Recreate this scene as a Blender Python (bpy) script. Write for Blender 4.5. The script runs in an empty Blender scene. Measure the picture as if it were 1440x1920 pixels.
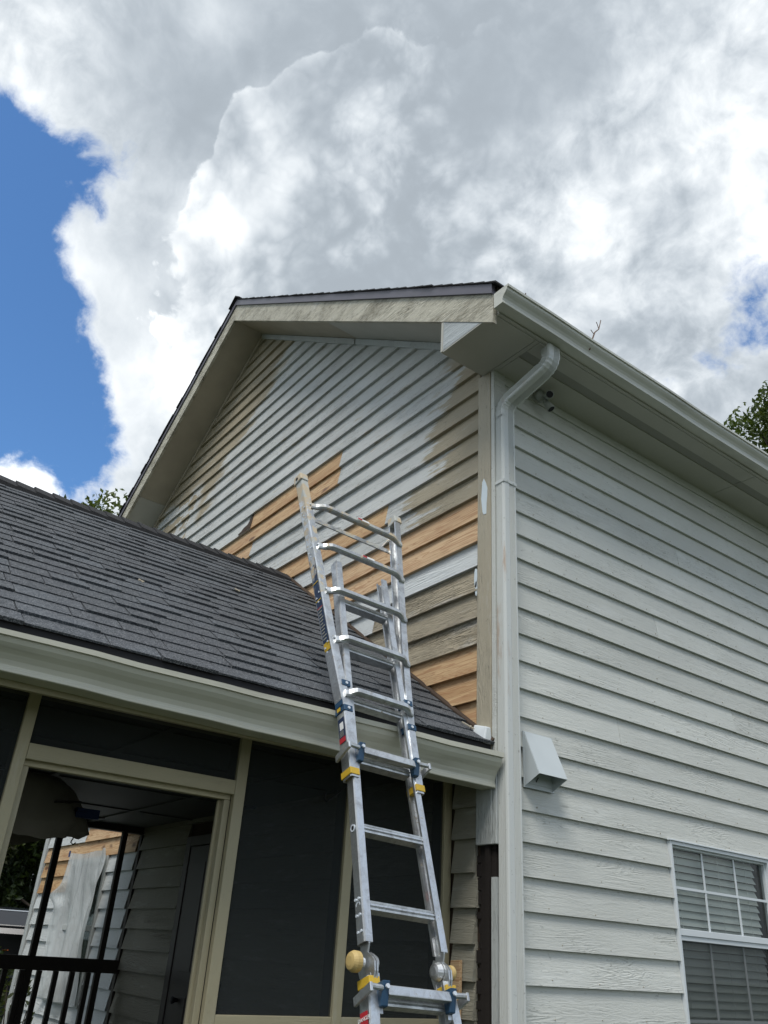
import bpy, math, random
from mathutils import Vector, Matrix
random.seed(7)
R = math.radians
sc = bpy.context.scene
COL = sc.collection

# ------------------------------------------------------------------ camera
CAM_POS = Vector((3.5969, -3.47308, 1.6))
YAW, PITCH, ROLL, FPX = .955857611, .497059966, .0681588768, 1530.26872
_f = Vector((-math.sin(YAW)*math.cos(PITCH), math.cos(YAW)*math.cos(PITCH), math.sin(PITCH)))
_r0 = Vector((math.cos(YAW), math.sin(YAW), 0)); _u0 = _r0.cross(_f)
_r = _r0*math.cos(ROLL)+_u0*math.sin(ROLL); _u = -_r0*math.sin(ROLL)+_u0*math.cos(ROLL)
cam = bpy.data.cameras.new('camera'); camo = bpy.data.objects.new('camera', cam); COL.objects.link(camo)
camo.matrix_world = Matrix(((_r.x, _u.x, -_f.x, CAM_POS.x), (_r.y, _u.y, -_f.y, CAM_POS.y), (_r.z, _u.z, -_f.z, CAM_POS.z), (0, 0, 0, 1)))
cam.sensor_fit = 'HORIZONTAL'; cam.sensor_width = 36; cam.lens = 36*FPX/1440
cam.clip_start = .05; cam.clip_end = 2000
sc.camera = camo
def skydir(x, y):
    return (_f*FPX+_r*(x-720)-_u*(y-960)).normalized()

# ------------------------------------------------------------------ light and exposure
EXPOSURE = 0.85
SUN_EL, SUN_AZ = 58, -52          # elevation, compass angle of the sun in the xy plane (from +x)
sun = bpy.data.lights.new('sun', 'SUN'); suno = bpy.data.objects.new('sun', sun); COL.objects.link(suno)
sun.energy = 1.5; sun.angle = R(22); sun.color = (1, .96, .9)
sd = Vector((math.cos(R(SUN_EL))*math.cos(R(SUN_AZ)), math.cos(R(SUN_EL))*math.sin(R(SUN_AZ)), math.sin(R(SUN_EL))))
suno.rotation_euler = (-sd).to_track_quat('-Z', 'Y').to_euler()
suno.location = (0, 0, 20)
sc.view_settings.view_transform = 'Standard'; sc.view_settings.look = 'None'
sc.view_settings.gamma = 1; sc.view_settings.exposure = EXPOSURE; sc.view_settings.use_curve_mapping = False

# ------------------------------------------------------------------ node helper
class G:
    def __init__(s, tree): s.t = tree; s.n = tree.nodes; s.l = tree.links
    def _set(s, sock, v):
        if isinstance(v, bpy.types.NodeSocket): s.l.new(v, sock)
        elif v is not None:
            if sock.type == 'RGBA' and not hasattr(v, '__len__'): v = (v, v, v, 1)
            elif sock.type == 'RGBA' and len(v) == 3: v = (*v, 1)
            sock.default_value = v
    def node(s, typ, ins=None, **props):
        nd = s.n.new(typ)
        for k, v in props.items(): setattr(nd, k, v)
        for k, v in (ins or {}).items(): s._set(nd.inputs[k], v)
        return nd
    def m(s, op, a, b=None, c=None, clamp=False):
        nd = s.n.new('ShaderNodeMath'); nd.operation = op; nd.use_clamp = clamp
        s._set(nd.inputs[0], a)
        if b is not None: s._set(nd.inputs[1], b)
        if c is not None: s._set(nd.inputs[2], c)
        return nd.outputs[0]
    def v(s, op, a, b=None, scale=None):
        nd = s.n.new('ShaderNodeVectorMath'); nd.operation = op
        s._set(nd.inputs[0], a)
        if b is not None: s._set(nd.inputs[1], b)
        if scale is not None: s._set(nd.inputs['Scale'], scale)
        return nd.outputs['Value'] if op in ('DOT_PRODUCT', 'LENGTH', 'DISTANCE') else nd.outputs[0]
    def mix(s, fac, a, b, mode='MIX'):
        nd = s.n.new('ShaderNodeMix'); nd.data_type = 'RGBA'; nd.blend_type = mode
        s._set(nd.inputs[0], fac); s._set(nd.inputs[6], a); s._set(nd.inputs[7], b)
        return nd.outputs[2]
    def noise(s, vec, scale=1, detail=4, rough=.5, dist=0, lac=2):
        return s.node('ShaderNodeTexNoise', {'Vector': vec, 'Scale': scale, 'Detail': detail, 'Roughness': rough, 'Distortion': dist, 'Lacunarity': lac}).outputs[0]
    def ss(s, x, lo, hi, a=0., b=1.):
        return s.node('ShaderNodeMapRange', {'Value': x, 'From Min': lo, 'From Max': hi, 'To Min': a, 'To Max': b}, interpolation_type='SMOOTHSTEP').outputs[0]
    def lin(s, x, lo, hi, a=0., b=1.):
        return s.node('ShaderNodeMapRange', {'Value': x, 'From Min': lo, 'From Max': hi, 'To Min': a, 'To Max': b}).outputs[0]
    def xyz(s, vec): return s.node('ShaderNodeSeparateXYZ', {0: vec}).outputs

# ------------------------------------------------------------------ sky
world = bpy.data.worlds.new('World'); sc.world = world; world.use_nodes = True
wt = world.node_tree; wt.nodes.clear(); g = G(wt)
out = g.node('ShaderNodeOutputWorld'); bg = g.node('ShaderNodeBackground', {'Strength': .1}); wt.links.new(bg.outputs[0], out.inputs[0])
sky = g.node('ShaderNodeTexSky', sky_type='NISHITA', sun_disc=False)
sky.sun_elevation = R(SUN_EL); sky.sun_rotation = R(90-SUN_AZ); sky.air_density = 1.2; sky.dust_density = .6; sky.ozone_density = 2.0
D = g.node('ShaderNodeTexCoord').outputs['Generated']
D = g.v('NORMALIZE', D)
def blob(x, y, rpx, amp=1.):
    d = skydir(x, y); r2 = (rpx/1530.)**2
    t = g.m('SUBTRACT', g.v('DOT_PRODUCT', D, tuple(d)), 1.0)
    e = g.m('EXPONENT', g.m('MULTIPLY', t, 2/r2))
    return g.m('MULTIPLY', e, amp)
def addup(lst):
    a = lst[0]
    for b in lst[1:]: a = g.m('ADD', a, b)
    return a
SKY_CLOUD = 7.2; SKY_TINT = (.50, .74, .96, 1)
# warp so that outlines billow
wn = g.node('ShaderNodeTexNoise', {'Vector': D, 'Scale': 6., 'Detail': 3., 'Roughness': .5}).outputs[1]
DW = g.v('ADD', D, g.v('SCALE', g.v('SUBTRACT', wn, (.5, .5, .5)), scale=.09))
big = g.noise(D, 2.6, 2, .5)
fb = g.noise(DW, 9., 8, .60)
cover = g.m('ADD', blob(760, 250, 1000, .68), blob(800, 330, 260, .25))
holes = addup([blob(50, 380, 105, .58), blob(-40, 230, 110, .6), blob(10, 560, 125, .75), blob(60, 690, 130, .85), blob(150, 800, 80, .55), blob(-160, 450, 220, .8),
               blob(150, 920, 120, .5), blob(-100, 820, 160, .8), blob(1420, 548, 46, .34), blob(1345, 705, 75, .24), blob(1445, 640, 40, .35), blob(-330, 650, 300, .8), blob(0, 1000, 130, .4)])
plus = addup([blob(40, 905, 70, 1.35), blob(22, 285, 22, .45), blob(15, 765, 14, .42), blob(140, 470, 75, .55), blob(230, 560, 60, .4), blob(280, 670, 80, .6), blob(1440, 690, 35, .5), blob(1380, 790, 70, .5)])
F1 = g.m('ADD', g.m('SUBTRACT', g.m('ADD', cover, plus), holes), g.lin(big, .3, .62, -.18, .62))
F1 = g.m('ADD', F1, g.m('MULTIPLY', g.m('SUBTRACT', fb, .5), 2.8))
M1 = g.ss(F1, -.20, .30)
# relief: the same field a step towards the hidden sun
LV = skydir(900, -250)
def relief(field_scale, det, step, rough=.6, base=None):
    a = base if base is not None else g.noise(DW, field_scale, det, rough)
    b = g.noise(g.v('ADD', DW, tuple(Vector(LV)*step)), field_scale, det, rough)
    return g.m('SUBTRACT', a, b)
rel1 = relief(3.4, 4, .05, .5)
rel2 = relief(13., 6, .024, .56)
rel2 = g.m('MULTIPLY', rel2, g.m('ADD', .35, g.m('MULTIPLY', g.ss(g.noise(D, 3.3, 2, .5), .42, .62), .75)))
# front cumulus, its crisp outline on the upper left only
front = addup([blob(478, 238, 52, 1.15), blob(590, 190, 62, 1.15), blob(665, 165, 42, .9), blob(712, 120, 34, .9), blob(550, 330, 95, 1.), blob(430, 420, 62, .9), blob(720, 330, 190, 1.), blob(560, 540, 200, 1.2), blob(640, 760, 280, 1.3), blob(900, 600, 300, 1.1), blob(980, 380, 270, 1.1)])
F2 = g.m('ADD', g.m('SUBTRACT', front, .62), g.m('MULTIPLY', g.m('SUBTRACT', fb, .5), 1.9))
DP = g.v('ADD', D, g.v('SCALE', g.v('SUBTRACT', wn, (.5, .5, .5)), scale=.03))
pa_ = g.m('ABSOLUTE', g.m('SUBTRACT', g.noise(DP, 15., 1, .5), .5)); pb_ = g.m('ABSOLUTE', g.m('SUBTRACT', g.noise(DP, 38., 2, .5), .5))
puff = g.m('SUBTRACT', g.m('ADD', g.m('MULTIPLY', pa_, 1.6), g.m('MULTIPLY', pb_, .8)), .20)
F2 = g.m('ADD', F2, g.m('MULTIPLY', puff, .6))
left = g.ss(g.v('DOT_PRODUCT', D, tuple(_r*math.cos(.35)+_u*math.sin(.35))), .34, .17)
M2 = g.m('MULTIPLY', g.ss(F2, 0., .14), left)
rim1 = g.m('EXPONENT', g.m('MULTIPLY', g.m('MAXIMUM', F1, 0.), -3.6))
rim2 = g.m('EXPONENT', g.m('MULTIPLY', g.m('MAXIMUM', F2, 0.), -2.4))
grey = addup([blob(385, 215, 60, .12), blob(500, 100, 80, .12), blob(650, 75, 50, .10), blob(280, 100, 190, .10), blob(620, 60, 110, .10), blob(900, 60, 150, .13), blob(1130, 0, 170, .10), blob(300, 300, 120, .10), blob(760, 480, 200, .05), blob(800, 250, 130, .09), blob(455, 262, 26, .12), blob(575, 225, 30, .12), blob(1150, 330, 160, .08), blob(250, 430, 60, .12), blob(640, 450, 180, .10), blob(1280, 560, 120, .08)])
lite = addup([blob(520, 330, 110, .06), blob(680, 210, 60, .10), blob(600, 190, 60, .10), blob(480, 215, 40, .08), blob(400, 430, 60, .16), blob(1260, 300, 220, .06), blob(1420, 280, 90, .2), blob(1110, 390, 40, .20), blob(1420, 470, 60, .28), blob(540, 310, 60, .20), blob(460, 370, 70, .10), blob(150, 500, 100, .25), blob(40, 905, 80, .5), blob(90, 60, 90, .14), blob(290, 720, 110, .22), blob(1400, 160, 150, .12), blob(380, 40, 60, .10)])
B1 = g.m('ADD', .555, g.m('MULTIPLY', rim1, .22))
B2 = g.m('ADD', g.m('ADD', .565, g.m('MULTIPLY', rim2, .24)), g.m('MULTIPLY', puff, .50))
B = g.m('ADD', g.m('MULTIPLY', B1, g.m('SUBTRACT', 1., M2)), g.m('MULTIPLY', B2, M2))
B = g.m('ADD', B, g.m('ADD', g.m('MULTIPLY', rel1, .9), g.m('MULTIPLY', rel2, 1.0)))
B = g.m('ADD', B, g.m('SUBTRACT', lite, grey))
B = g.node('ShaderNodeMath', {0: B, 1: .40, 2: .16}, operation='SMOOTH_MAX').outputs[0]
B = g.m('MINIMUM', B, 1.02)
ccol = g.mix(g.lin(B, .42, .85), (.82, .925, 1.03), (.955, .99, 1.01))
cloud = g.v('SCALE', ccol, scale=g.m('MULTIPLY', B, SKY_CLOUD))
skyc = g.mix(1., sky.outputs[0], SKY_TINT, 'MULTIPLY')
final = g.mix(M1, skyc, cloud)
wt.links.new(final, bg.inputs[0])

# ------------------------------------------------------------------ materials
MAT = {}
def newmat(name):
    m = bpy.data.materials.new(name); m.use_nodes = True; m.node_tree.nodes.clear(); gg = G(m.node_tree)
    o = gg.node('ShaderNodeOutputMaterial'); MAT[name] = m
    return m, gg, o
def bsdf(gg, o, col, rough=.6, metal=0., normal=None, spec=.5, **kw):
    b = gg.node('ShaderNodeBsdfPrincipled', {'Base Color': col, 'Roughness': rough, 'Metallic': metal, 'Specular IOR Level': spec})
    if normal is not None: gg.l.new(normal, b.inputs['Normal'])
    for k, v in kw.items(): gg._set(b.inputs[k], v)
    gg.l.new(b.outputs[0], o.inputs[0]); return b
def bump(gg, h, strength, dist):
    return gg.node('ShaderNodeBump', {'Height': h, 'Strength': strength, 'Distance': dist}).outputs[0]
def objpos(gg, rnd=True):
    P = gg.node('ShaderNodeNewGeometry').outputs['Position']
    if rnd:
        r = gg.node('ShaderNodeObjectInfo').outputs['Random']
        P = gg.v('ADD', P, gg.v('SCALE', (3.1, 5.3, 7.7), scale=gg.m('MULTIPLY', r, 9.)))
    return P
def scaled(gg, P, s): return gg.v('MULTIPLY', P, s)

def wood_paint(name, axis, col, col2=None, mask=None, dark=(.11, .11, .09), dirt=.5, relief_=1., rough=.55, zlo=.47, mildew=0.):
    """rough-sawn painted board: grain along axis, checks, stipple; col2 = older paint shown where mask says"""
    m, gg, o = newmat(name)
    P = objpos(gg)
    al = [15., 15., 15.]; al['xyz'.index(axis)] = 1.1
    fa = [120., 120., 120.]; fa['xyz'.index(axis)] = 22.
    Pg = scaled(gg, P, tuple(al)); Pf = scaled(gg, P, tuple(fa))
    n0 = gg.noise(Pg, .55, 3, .5, 1.4)
    rings = gg.m('SINE', gg.m('MULTIPLY', n0, 95.))
    grain = gg.noise(Pg, 3.2, 8, .68, .5)
    stip = gg.noise(Pf, 1., 4, .75)
    mott = gg.noise(P, 1.3, 5, .6)
    zone = gg.ss(gg.noise(scaled(gg, P, tuple(3.2 if a > 5 else .9 for a in al)), 1.3, 4, .6), zlo, zlo+.14)
    base = col
    if mask is not None:
        mk = mask(gg, mott, grain)
        base = gg.mix(mk, col, col2)
    base = gg.mix(gg.lin(mott, .3, .7), gg.mix(.10, base, (0, 0, 0)), base)
    r = gg.node('ShaderNodeObjectInfo').outputs['Random']
    base = gg.mix(gg.m('MULTIPLY', r, .20), base, (.2, .2, .17))
    chalk = gg.ss(gg.noise(gg.v('ADD', scaled(gg, P, tuple(9. if a > 5 else 1.6 for a in al)), (9, 2, 4)), 1., 6, .68), .55, .68)
    base = gg.mix(gg.m('MULTIPLY', chalk, .22*min(1., dirt*1.5)), base, (.78, .80, .78))
    checks = gg.m('MULTIPLY', gg.ss(stip, .56, .68), zone)
    lines = gg.m('MULTIPLY', gg.ss(rings, .86, .99), gg.m('MULTIPLY', zone, gg.ss(grain, .45, .6)))
    base = gg.mix(gg.m('MULTIPLY', gg.m('MAXIMUM', checks, gg.m('MULTIPLY', lines, .55)), dirt), base, dark)
    base = gg.mix(gg.m('MULTIPLY', gg.ss(grain, .58, .75), .18*dirt), base, dark)
    # short scrape marks and flecks
    fl_ = gg.noise(gg.v('ADD', scaled(gg, P, tuple(46. if a > 5 else 15. for a in al)), (1, 8, 3)), 1., 5, .72, .6)
    base = gg.mix(gg.m('MULTIPLY', gg.m('MULTIPLY', gg.ss(fl_, .60, .68), gg.ss(mott, .40, .58)), .75*dirt), base, dark)
    if mildew:
        mv = gg.noise(scaled(gg, P, (4., 4., 9.)), 1., 6, .7)
        base = gg.mix(gg.m('MULTIPLY', gg.m('MULTIPLY', gg.ss(mv, .42, .62), gg.ss(stip, .30, .62)), mildew), base, dark)
    # soil that gathers on the lowest edge is in `dirt`; knots
    kn = gg.node('ShaderNodeTexVoronoi', {'Vector': scaled(gg, P, tuple(5. if a > 5 else 1.3 for a in al)), 'Scale': 1.}).outputs[0]
    base = gg.mix(gg.m('MULTIPLY', gg.ss(kn, .07, .03), .35), base, dark)
    h = gg.m('ADD', gg.m('MULTIPLY', grain, .9), gg.m('ADD', gg.m('MULTIPLY', stip, .55), gg.m('MULTIPLY', gg.m('MULTIPLY', rings, zone), .16)))
    bsdf(gg, o, base, rough, normal=bump(gg, h, .9*relief_, .008))
    return m

def m_tan_mask(gg, mott, grain):
    P = gg.node('ShaderNodeNewGeometry').outputs['Position']; x, y, z = gg.xyz(P)
    wob = gg.m('MULTIPLY', gg.m('SUBTRACT', gg.noise(P, 1.5, 4, .55), .5), 1.1)
    wob = gg.m('ADD', wob, gg.m('MULTIPLY', gg.m('SUBTRACT', gg.noise(scaled(gg, P, (2.2, 1, 22.)), 1., 6, .65), .5), 1.0))
    wob = gg.m('ADD', wob, gg.m('MULTIPLY', gg.m('SUBTRACT', gg.node('ShaderNodeObjectInfo').outputs['Random'], .5), .6))
    # right hand end near the corner: sprayed edge, soft
    xr = gg.m('ADD', x, wob)
    lowside = gg.m('MULTIPLY', gg.ss(z, 4.0, 3.8), -.45)
    a = gg.ss(gg.m('SUBTRACT', xr, lowside), -.72, -.60)
    a = gg.m('MULTIPLY', a, gg.ss(z, 6.1, 5.85))
    # upper left and left
    xb = gg.m('ADD', -5.75, gg.m('MULTIPLY', gg.m('MAXIMUM', gg.m('SUBTRACT', z, 6.2), 0.), 1.25))
    b = gg.ss(gg.m('SUBTRACT', gg.m('ADD', x, gg.m('MULTIPLY', wob, .8)), xb), .12, -.12)
    # scraped white patches inside the left tan area
    pn = gg.noise(scaled(gg, P, (1.6, 1, 2.6)), 1.6, 3, .5)
    pa = gg.m('MULTIPLY', gg.ss(gg.m('SUBTRACT', x, -5.35), .0, -.25), gg.ss(z, 7.05, 6.85))
    patch = gg.m('MULTIPLY', gg.ss(pn, .47, .49), pa)
    b = gg.m('MULTIPLY', b, gg.m('SUBTRACT', 1., patch))
    # old paint wearing through along the grain everywhere
    w_ = gg.m('MULTIPLY', gg.ss(gg.noise(gg.v('ADD', scaled(gg, P, (2.5, 1, 30.)), (3, 1, 7)), 1., 7, .7), .54, .64), .75)
    w_ = gg.m('MULTIPLY', w_, gg.ss(gg.noise(P, 1.1, 3, .5), .44, .58))
    return gg.m('MAXIMUM', gg.m('MAXIMUM', a, b), w_)

FRESH = (.57, .585, .57); SIDE = (.62, .635, .595); TAN = (.38, .325, .225)
wood_paint('gable paint', 'x', FRESH, TAN, m_tan_mask, dirt=.85, zlo=.43)
wood_paint('gable paint fresh', 'x', (.60, .63, .63), dirt=.35, dark=(.25, .27, .27))
wood_paint('gable paint old', 'x', (.42, .36, .255), dirt=1.1, dark=(.08, .07, .05), relief_=1.6, zlo=.40, mildew=.30)
wood_paint('side paint', 'y', SIDE, dirt=.75, relief_=.62, dark=(.17, .17, .14))
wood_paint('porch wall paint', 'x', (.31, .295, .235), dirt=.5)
wood_paint('return board paint', 'x', (.55, .60, .62), dirt=.4, relief_=1.8)
wood_paint('corner paint', 'z', (.42, .375, .28), dirt=.8)
wood_paint('corner paint fresh', 'z', (.52, .55, .54), dirt=.5)
wood_paint('rake paint', 'x', (.60, .57, .46), dirt=1.2, dark=(.16, .14, .09), relief_=1.5, zlo=.40, mildew=.75)
wood_paint('porch trim paint', 'z', (.42, .37, .235), dirt=.25, relief_=.35, rough=.5)
wood_paint('porch beam paint', 'y', (.42, .37, .235), dirt=.25, relief_=.35, rough=.5)

def smooth_paint(name, col, rough=.45, mott=.12, relief_=.15, streak=None):
    m, gg, o = newmat(name); P = objpos(gg, False)
    n = gg.noise(P, 2.2, 6, .6); f = gg.noise(P, 60., 3, .6)
    c = gg.mix(gg.m('MULTIPLY', gg.ss(n, .35, .7), mott), col, tuple(k*.55 for k in col))
    if streak:
        s = gg.noise(scaled(gg, P, streak), 1., 5, .65)
        c = gg.mix(gg.m('MULTIPLY', gg.ss(s, .52, .72), .35), c, (.16, .15, .11))
    bsdf(gg, o, c, rough, normal=bump(gg, f, relief_, .002)); return m
smooth_paint('soffit paint', (.47, .465, .415), .6, .2)
smooth_paint('rake soffit paint', (.42, .375, .29), .6, .35)
smooth_paint('gutter paint', (.57, .575, .51), .32, .18, .06, (3., .8, 14.))
smooth_paint('porch gutter paint', (.58, .57, .475), .35, .18, .06, (3., .8, 14.))
smooth_paint('vent strip', (.30, .30, .265), .7)
smooth_paint('vent hood metal', (.50, .545, .56), .38, .15, .03)
smooth_paint('drip edge metal', (.115, .11, .135), .4, .2, .03)
smooth_paint('black metal', (.006, .006, .008), .75, .1, .03)
smooth_paint('window vinyl', (.62, .66, .68), .35, .1, .03)
smooth_paint('sash grey', (.45, .48, .49), .4, .1, .03)
smooth_paint('ceiling panel', (.095, .10, .095), .6, .2)
smooth_paint('dark trim', (.035, .028, .022), .6, .3)
smooth_paint('door paint', (.07, .06, .055), .45)
smooth_paint('flashing metal', (.60, .64, .66), .4, .15)
smooth_paint('porch floor paint', (.12, .12, .11), .7)
smooth_paint('caulk white', (.62, .70, .74), .6)
smooth_paint('blue tape', (.02, .05, .16), .6)
smooth_paint('bracket blue', (.018, .06, .12), .42, .3)
smooth_paint('band yellow', (.55, .36, .03), .5, .4)
smooth_paint('knob yellow', (.52, .38, .15), .6, .8)
smooth_paint('label navy', (.015, .03, .075), .4, .3)
smooth_paint('label red', (.42, .02, .03), .4, .2)
smooth_paint('label white', (.75, .76, .76), .5)
smooth_paint('car paint', (.03, .033, .04), .25, .1, 0.)
smooth_paint('black rubber', (.02, .02, .02), .7)
smooth_paint('lamp white', (.34, .36, .33), .4)
smooth_paint('car glass', (.02, .025, .03), .08, 0, 0.)
smooth_paint('chrome', (.55, .6, .66), .25, 0, 0.)
smooth_paint('orange petals', (.75, .16, .01), .6)

# downspout: sprayed paint with the old brown showing near the elbow and lower down
m, gg, o = newmat('downspout paint'); P = objpos(gg, False); x, y, z = gg.xyz(P)
n = gg.noise(scaled(gg, P, (9, 9, 1.6)), 1.6, 6, .65)
near = gg.m('ADD', gg.ss(z, 5.0, 5.4), gg.m('MULTIPLY', gg.ss(z, 4.4, 4.0), gg.ss(z, 2.5, 3.0)))
brown = gg.m('MULTIPLY', gg.m('MULTIPLY', gg.ss(n, .50, .68), near), gg.ss(y, .05, -.03))
c = gg.mix(gg.m('MULTIPLY', brown, .9), (.56, .58, .56), (.40, .29, .21))
c = gg.mix(gg.m('MULTIPLY', gg.ss(gg.noise(P, 40, 4, .7), .62, .72), .5), c, (.15, .15, .13))
bsdf(gg, o, c, .36)

# cedar
m, gg, o = newmat('cedar'); P = objpos(gg)
Pg = scaled(gg, P, (1.1, 15., 15.))
n0 = gg.noise(Pg, .5, 3, .5, 1.2); grain = gg.noise(Pg, 4., 8, .66, .4)
ring = gg.m('SINE', gg.m('MULTIPLY', n0, 110.))
r = gg.node('ShaderNodeObjectInfo').outputs['Random']
c = gg.mix(gg.ss(n0, .35, .65), (.55, .375, .19), (.38, .22, .095))
c = gg.mix(gg.m('MULTIPLY', r, .65), c, (.62, .45, .28))
c = gg.mix(gg.m('MULTIPLY', gg.ss(ring, .2, .95), .6), c, (.33, .16, .07))
c = gg.mix(gg.m('MULTIPLY', gg.ss(grain, .5, .68), .6), c, (.27, .125, .05))
c = gg.mix(gg.m('MULTIPLY', gg.ss(grain, .42, .3), .4), c, (.62, .44, .27))
kn = gg.node('ShaderNodeTexVoronoi', {'Vector': gg.v('ADD', scaled(gg, P, (2.2, 6., 6.5)), gg.v('SCALE', gg.node('ShaderNodeTexNoise', {'Vector': P, 'Scale': 9.}).outputs[1], scale=.25)), 'Scale': 1.}).outputs[0]
c = gg.mix(gg.m('MULTIPLY', gg.ss(kn, .22, .10), .8), c, (.09, .035, .02))
bsdf(gg, o, c, .6, normal=bump(gg, gg.m('ADD', grain, gg.m('MULTIPLY', ring, .1)), .4, .004))
# weathered raw break
smooth_paint('rot dark', (.014, .010, .008), .95, .5, 1.)
smooth_paint('rotten wood', (.055, .035, .022), .9, .6, 1.)

# shingles
m, gg, o = newmat('shingle'); P = objpos(gg, False)
oi = gg.node('ShaderNodeObjectInfo').outputs; gi = gg.node('ShaderNodeNewGeometry').outputs
r = gg.m('FRACT', gg.m('ADD', gg.m('MULTIPLY', oi['Random'], 1.), gi['Random Per Island']))
v = gg.noise(P, 190., 2, .8); w = gg.node('ShaderNodeTexVoronoi', {'Vector': P, 'Scale': 230.}).outputs[1]
spk = gg.node('ShaderNodeSeparateXYZ', {0: w}).outputs[0]
base = gg.mix(r, (.022, .028, .037), (.082, .098, .118))
base = gg.mix(gg.ss(gg.noise(P, 1.4, 4, .6), .4, .65), base, (.040, .046, .058))
c = gg.mix(gg.ss(spk, .55, .98), gg.mix(.45, base, (.012, .012, .014)), gg.mix(.45, base, (.34, .36, .38)))
c = gg.mix(gg.m('MULTIPLY', gg.ss(v, .4, .7), .3), c, (.17, .18, .185))
bsdf(gg, o, c, .85, normal=bump(gg, gg.m('ADD', v, spk), .5, .003))
m, gg, o = newmat('ridge shingle'); P = objpos(gg, False)
v = gg.noise(P, 190., 2, .8)
bsdf(gg, o, gg.mix(gg.ss(v, .4, .7), (.012, .012, .014), (.034, .036, .040)), .9, normal=bump(gg, v, .5, .003))

# aluminium of the ladder
def alu(name, paint=0.):
    m, gg, o = newmat(name); P = objpos(gg, False)
    n = gg.noise(P, 14., 6, .7, .5); sc_ = gg.noise(scaled(gg, P, (60., 60., 8.)), 2., 4, .7); b = gg.noise(P, 3., 4, .6)
    col = gg.mix(gg.ss(n, .35, .7), (.72, .74, .75), (.46, .47, .48))
    met = 1.; ro = gg.lin(n, .3, .7, .36, .56)
    spots = gg.m('MULTIPLY', gg.ss(gg.noise(P, 38., 5, .75), .60, .66), gg.ss(b, .46, .58))
    col = gg.mix(spots, col, (.28, .24, .17)); met = gg.m('SUBTRACT', 1., spots)
    if paint:
        x, y, z = gg.xyz(P)
        over = gg.ss(gg.m('ADD', z, gg.m('MULTIPLY', gg.m('SUBTRACT', gg.noise(P, 9., 6, .7), .5), 1.1)), 3.95, 4.1)
        flake = gg.m('MULTIPLY', gg.ss(gg.noise(P, 17., 6, .72), .52, .56), gg.ss(z, 3.1, 3.5))
        pm = gg.m('MAXIMUM', over, flake)
        col = gg.mix(pm, col, gg.mix(gg.ss(gg.noise(P, 8., 3, .5), .47, .53), (.44, .45, .42), (.50, .42, .30)))
        met = gg.m('MULTIPLY', met, gg.m('SUBTRACT', 1., pm))
        ro = gg.m('ADD', ro, gg.m('MULTIPLY', pm, .2))
    bsdf(gg, o, col, ro, met, normal=bump(gg, sc_, .12, .001)); return m
alu('aluminium'); alu('painted aluminium', 1.)
# sticker that has been scraped and painted over
m, gg, o = newmat('worn navy label'); P = objpos(gg, False)
n = gg.noise(scaled(gg, P, (10, 10, 5)), 3., 7, .75, .6); x, y, z = gg.xyz(P)
wear = gg.ss(gg.m('ADD', n, gg.lin(z, 3.25, 3.75, -.2, .25)), .52, .56)
c = gg.mix(wear, (.016, .035, .08), gg.mix(gg.ss(gg.noise(P, 20, 3), .45, .55), (.42, .43, .43), (.50, .40, .26)))
bsdf(gg, o, c, .5)

# screen cloth
m, gg, o = newmat('screen mesh')
b = gg.node('ShaderNodeBsdfDiffuse', {'Color': (.030, .034, .035, 1)}); t = gg.node('ShaderNodeBsdfTransparent')
mx = gg.node('ShaderNodeMixShader', {'Fac': .72, 1: t.outputs[0], 2: b.outputs[0]}); gg.l.new(mx.outputs[0], o.inputs[0])
m, gg, o = newmat('fine screen')
b = gg.node('ShaderNodeBsdfDiffuse', {'Color': (.06, .065, .065, 1)}); t = gg.node('ShaderNodeBsdfTransparent')
mx = gg.node('ShaderNodeMixShader', {'Fac': .42, 1: t.outputs[0], 2: b.outputs[0]}); gg.l.new(mx.outputs[0], o.inputs[0])
# glass
m, gg, o = newmat('window glass')
gl = gg.node('ShaderNodeBsdfGlossy', {'Color': (.9, .95, .95, 1), 'Roughness': .02}); t = gg.node('ShaderNodeBsdfTransparent', {'Color': (.93, .96, .95, 1)})
fr = gg.node('ShaderNodeFresnel', {'IOR': 1.5})
mx = gg.node('ShaderNodeMixShader', {'Fac': gg.m('MULTIPLY', fr.outputs[0], .8), 1: t.outputs[0], 2: gl.outputs[0]}); gg.l.new(mx.outputs[0], o.inputs[0])
# plastic sheet
m, gg, o = newmat('plastic film')
P = objpos(gg, False); n = gg.noise(scaled(gg, P, (6, 6, 1.6)), 2.5, 6, .6, 1.2)
pb = gg.node('ShaderNodeBsdfPrincipled', {'Base Color': (.58, .61, .61, 1), 'Roughness': .16, 'Normal': bump(gg, n, .7, .03)})
t = gg.node('ShaderNodeBsdfTransparent', {'Color': (.9, .93, .93, 1)})
mx = gg.node('ShaderNodeMixShader', {'Fac': .74, 1: t.outputs[0], 2: pb.outputs[0]}); gg.l.new(mx.outputs[0], o.inputs[0])
# drape
smooth_paint('drape cloth', (.40, .37, .32), .8, .3, .6)
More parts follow.
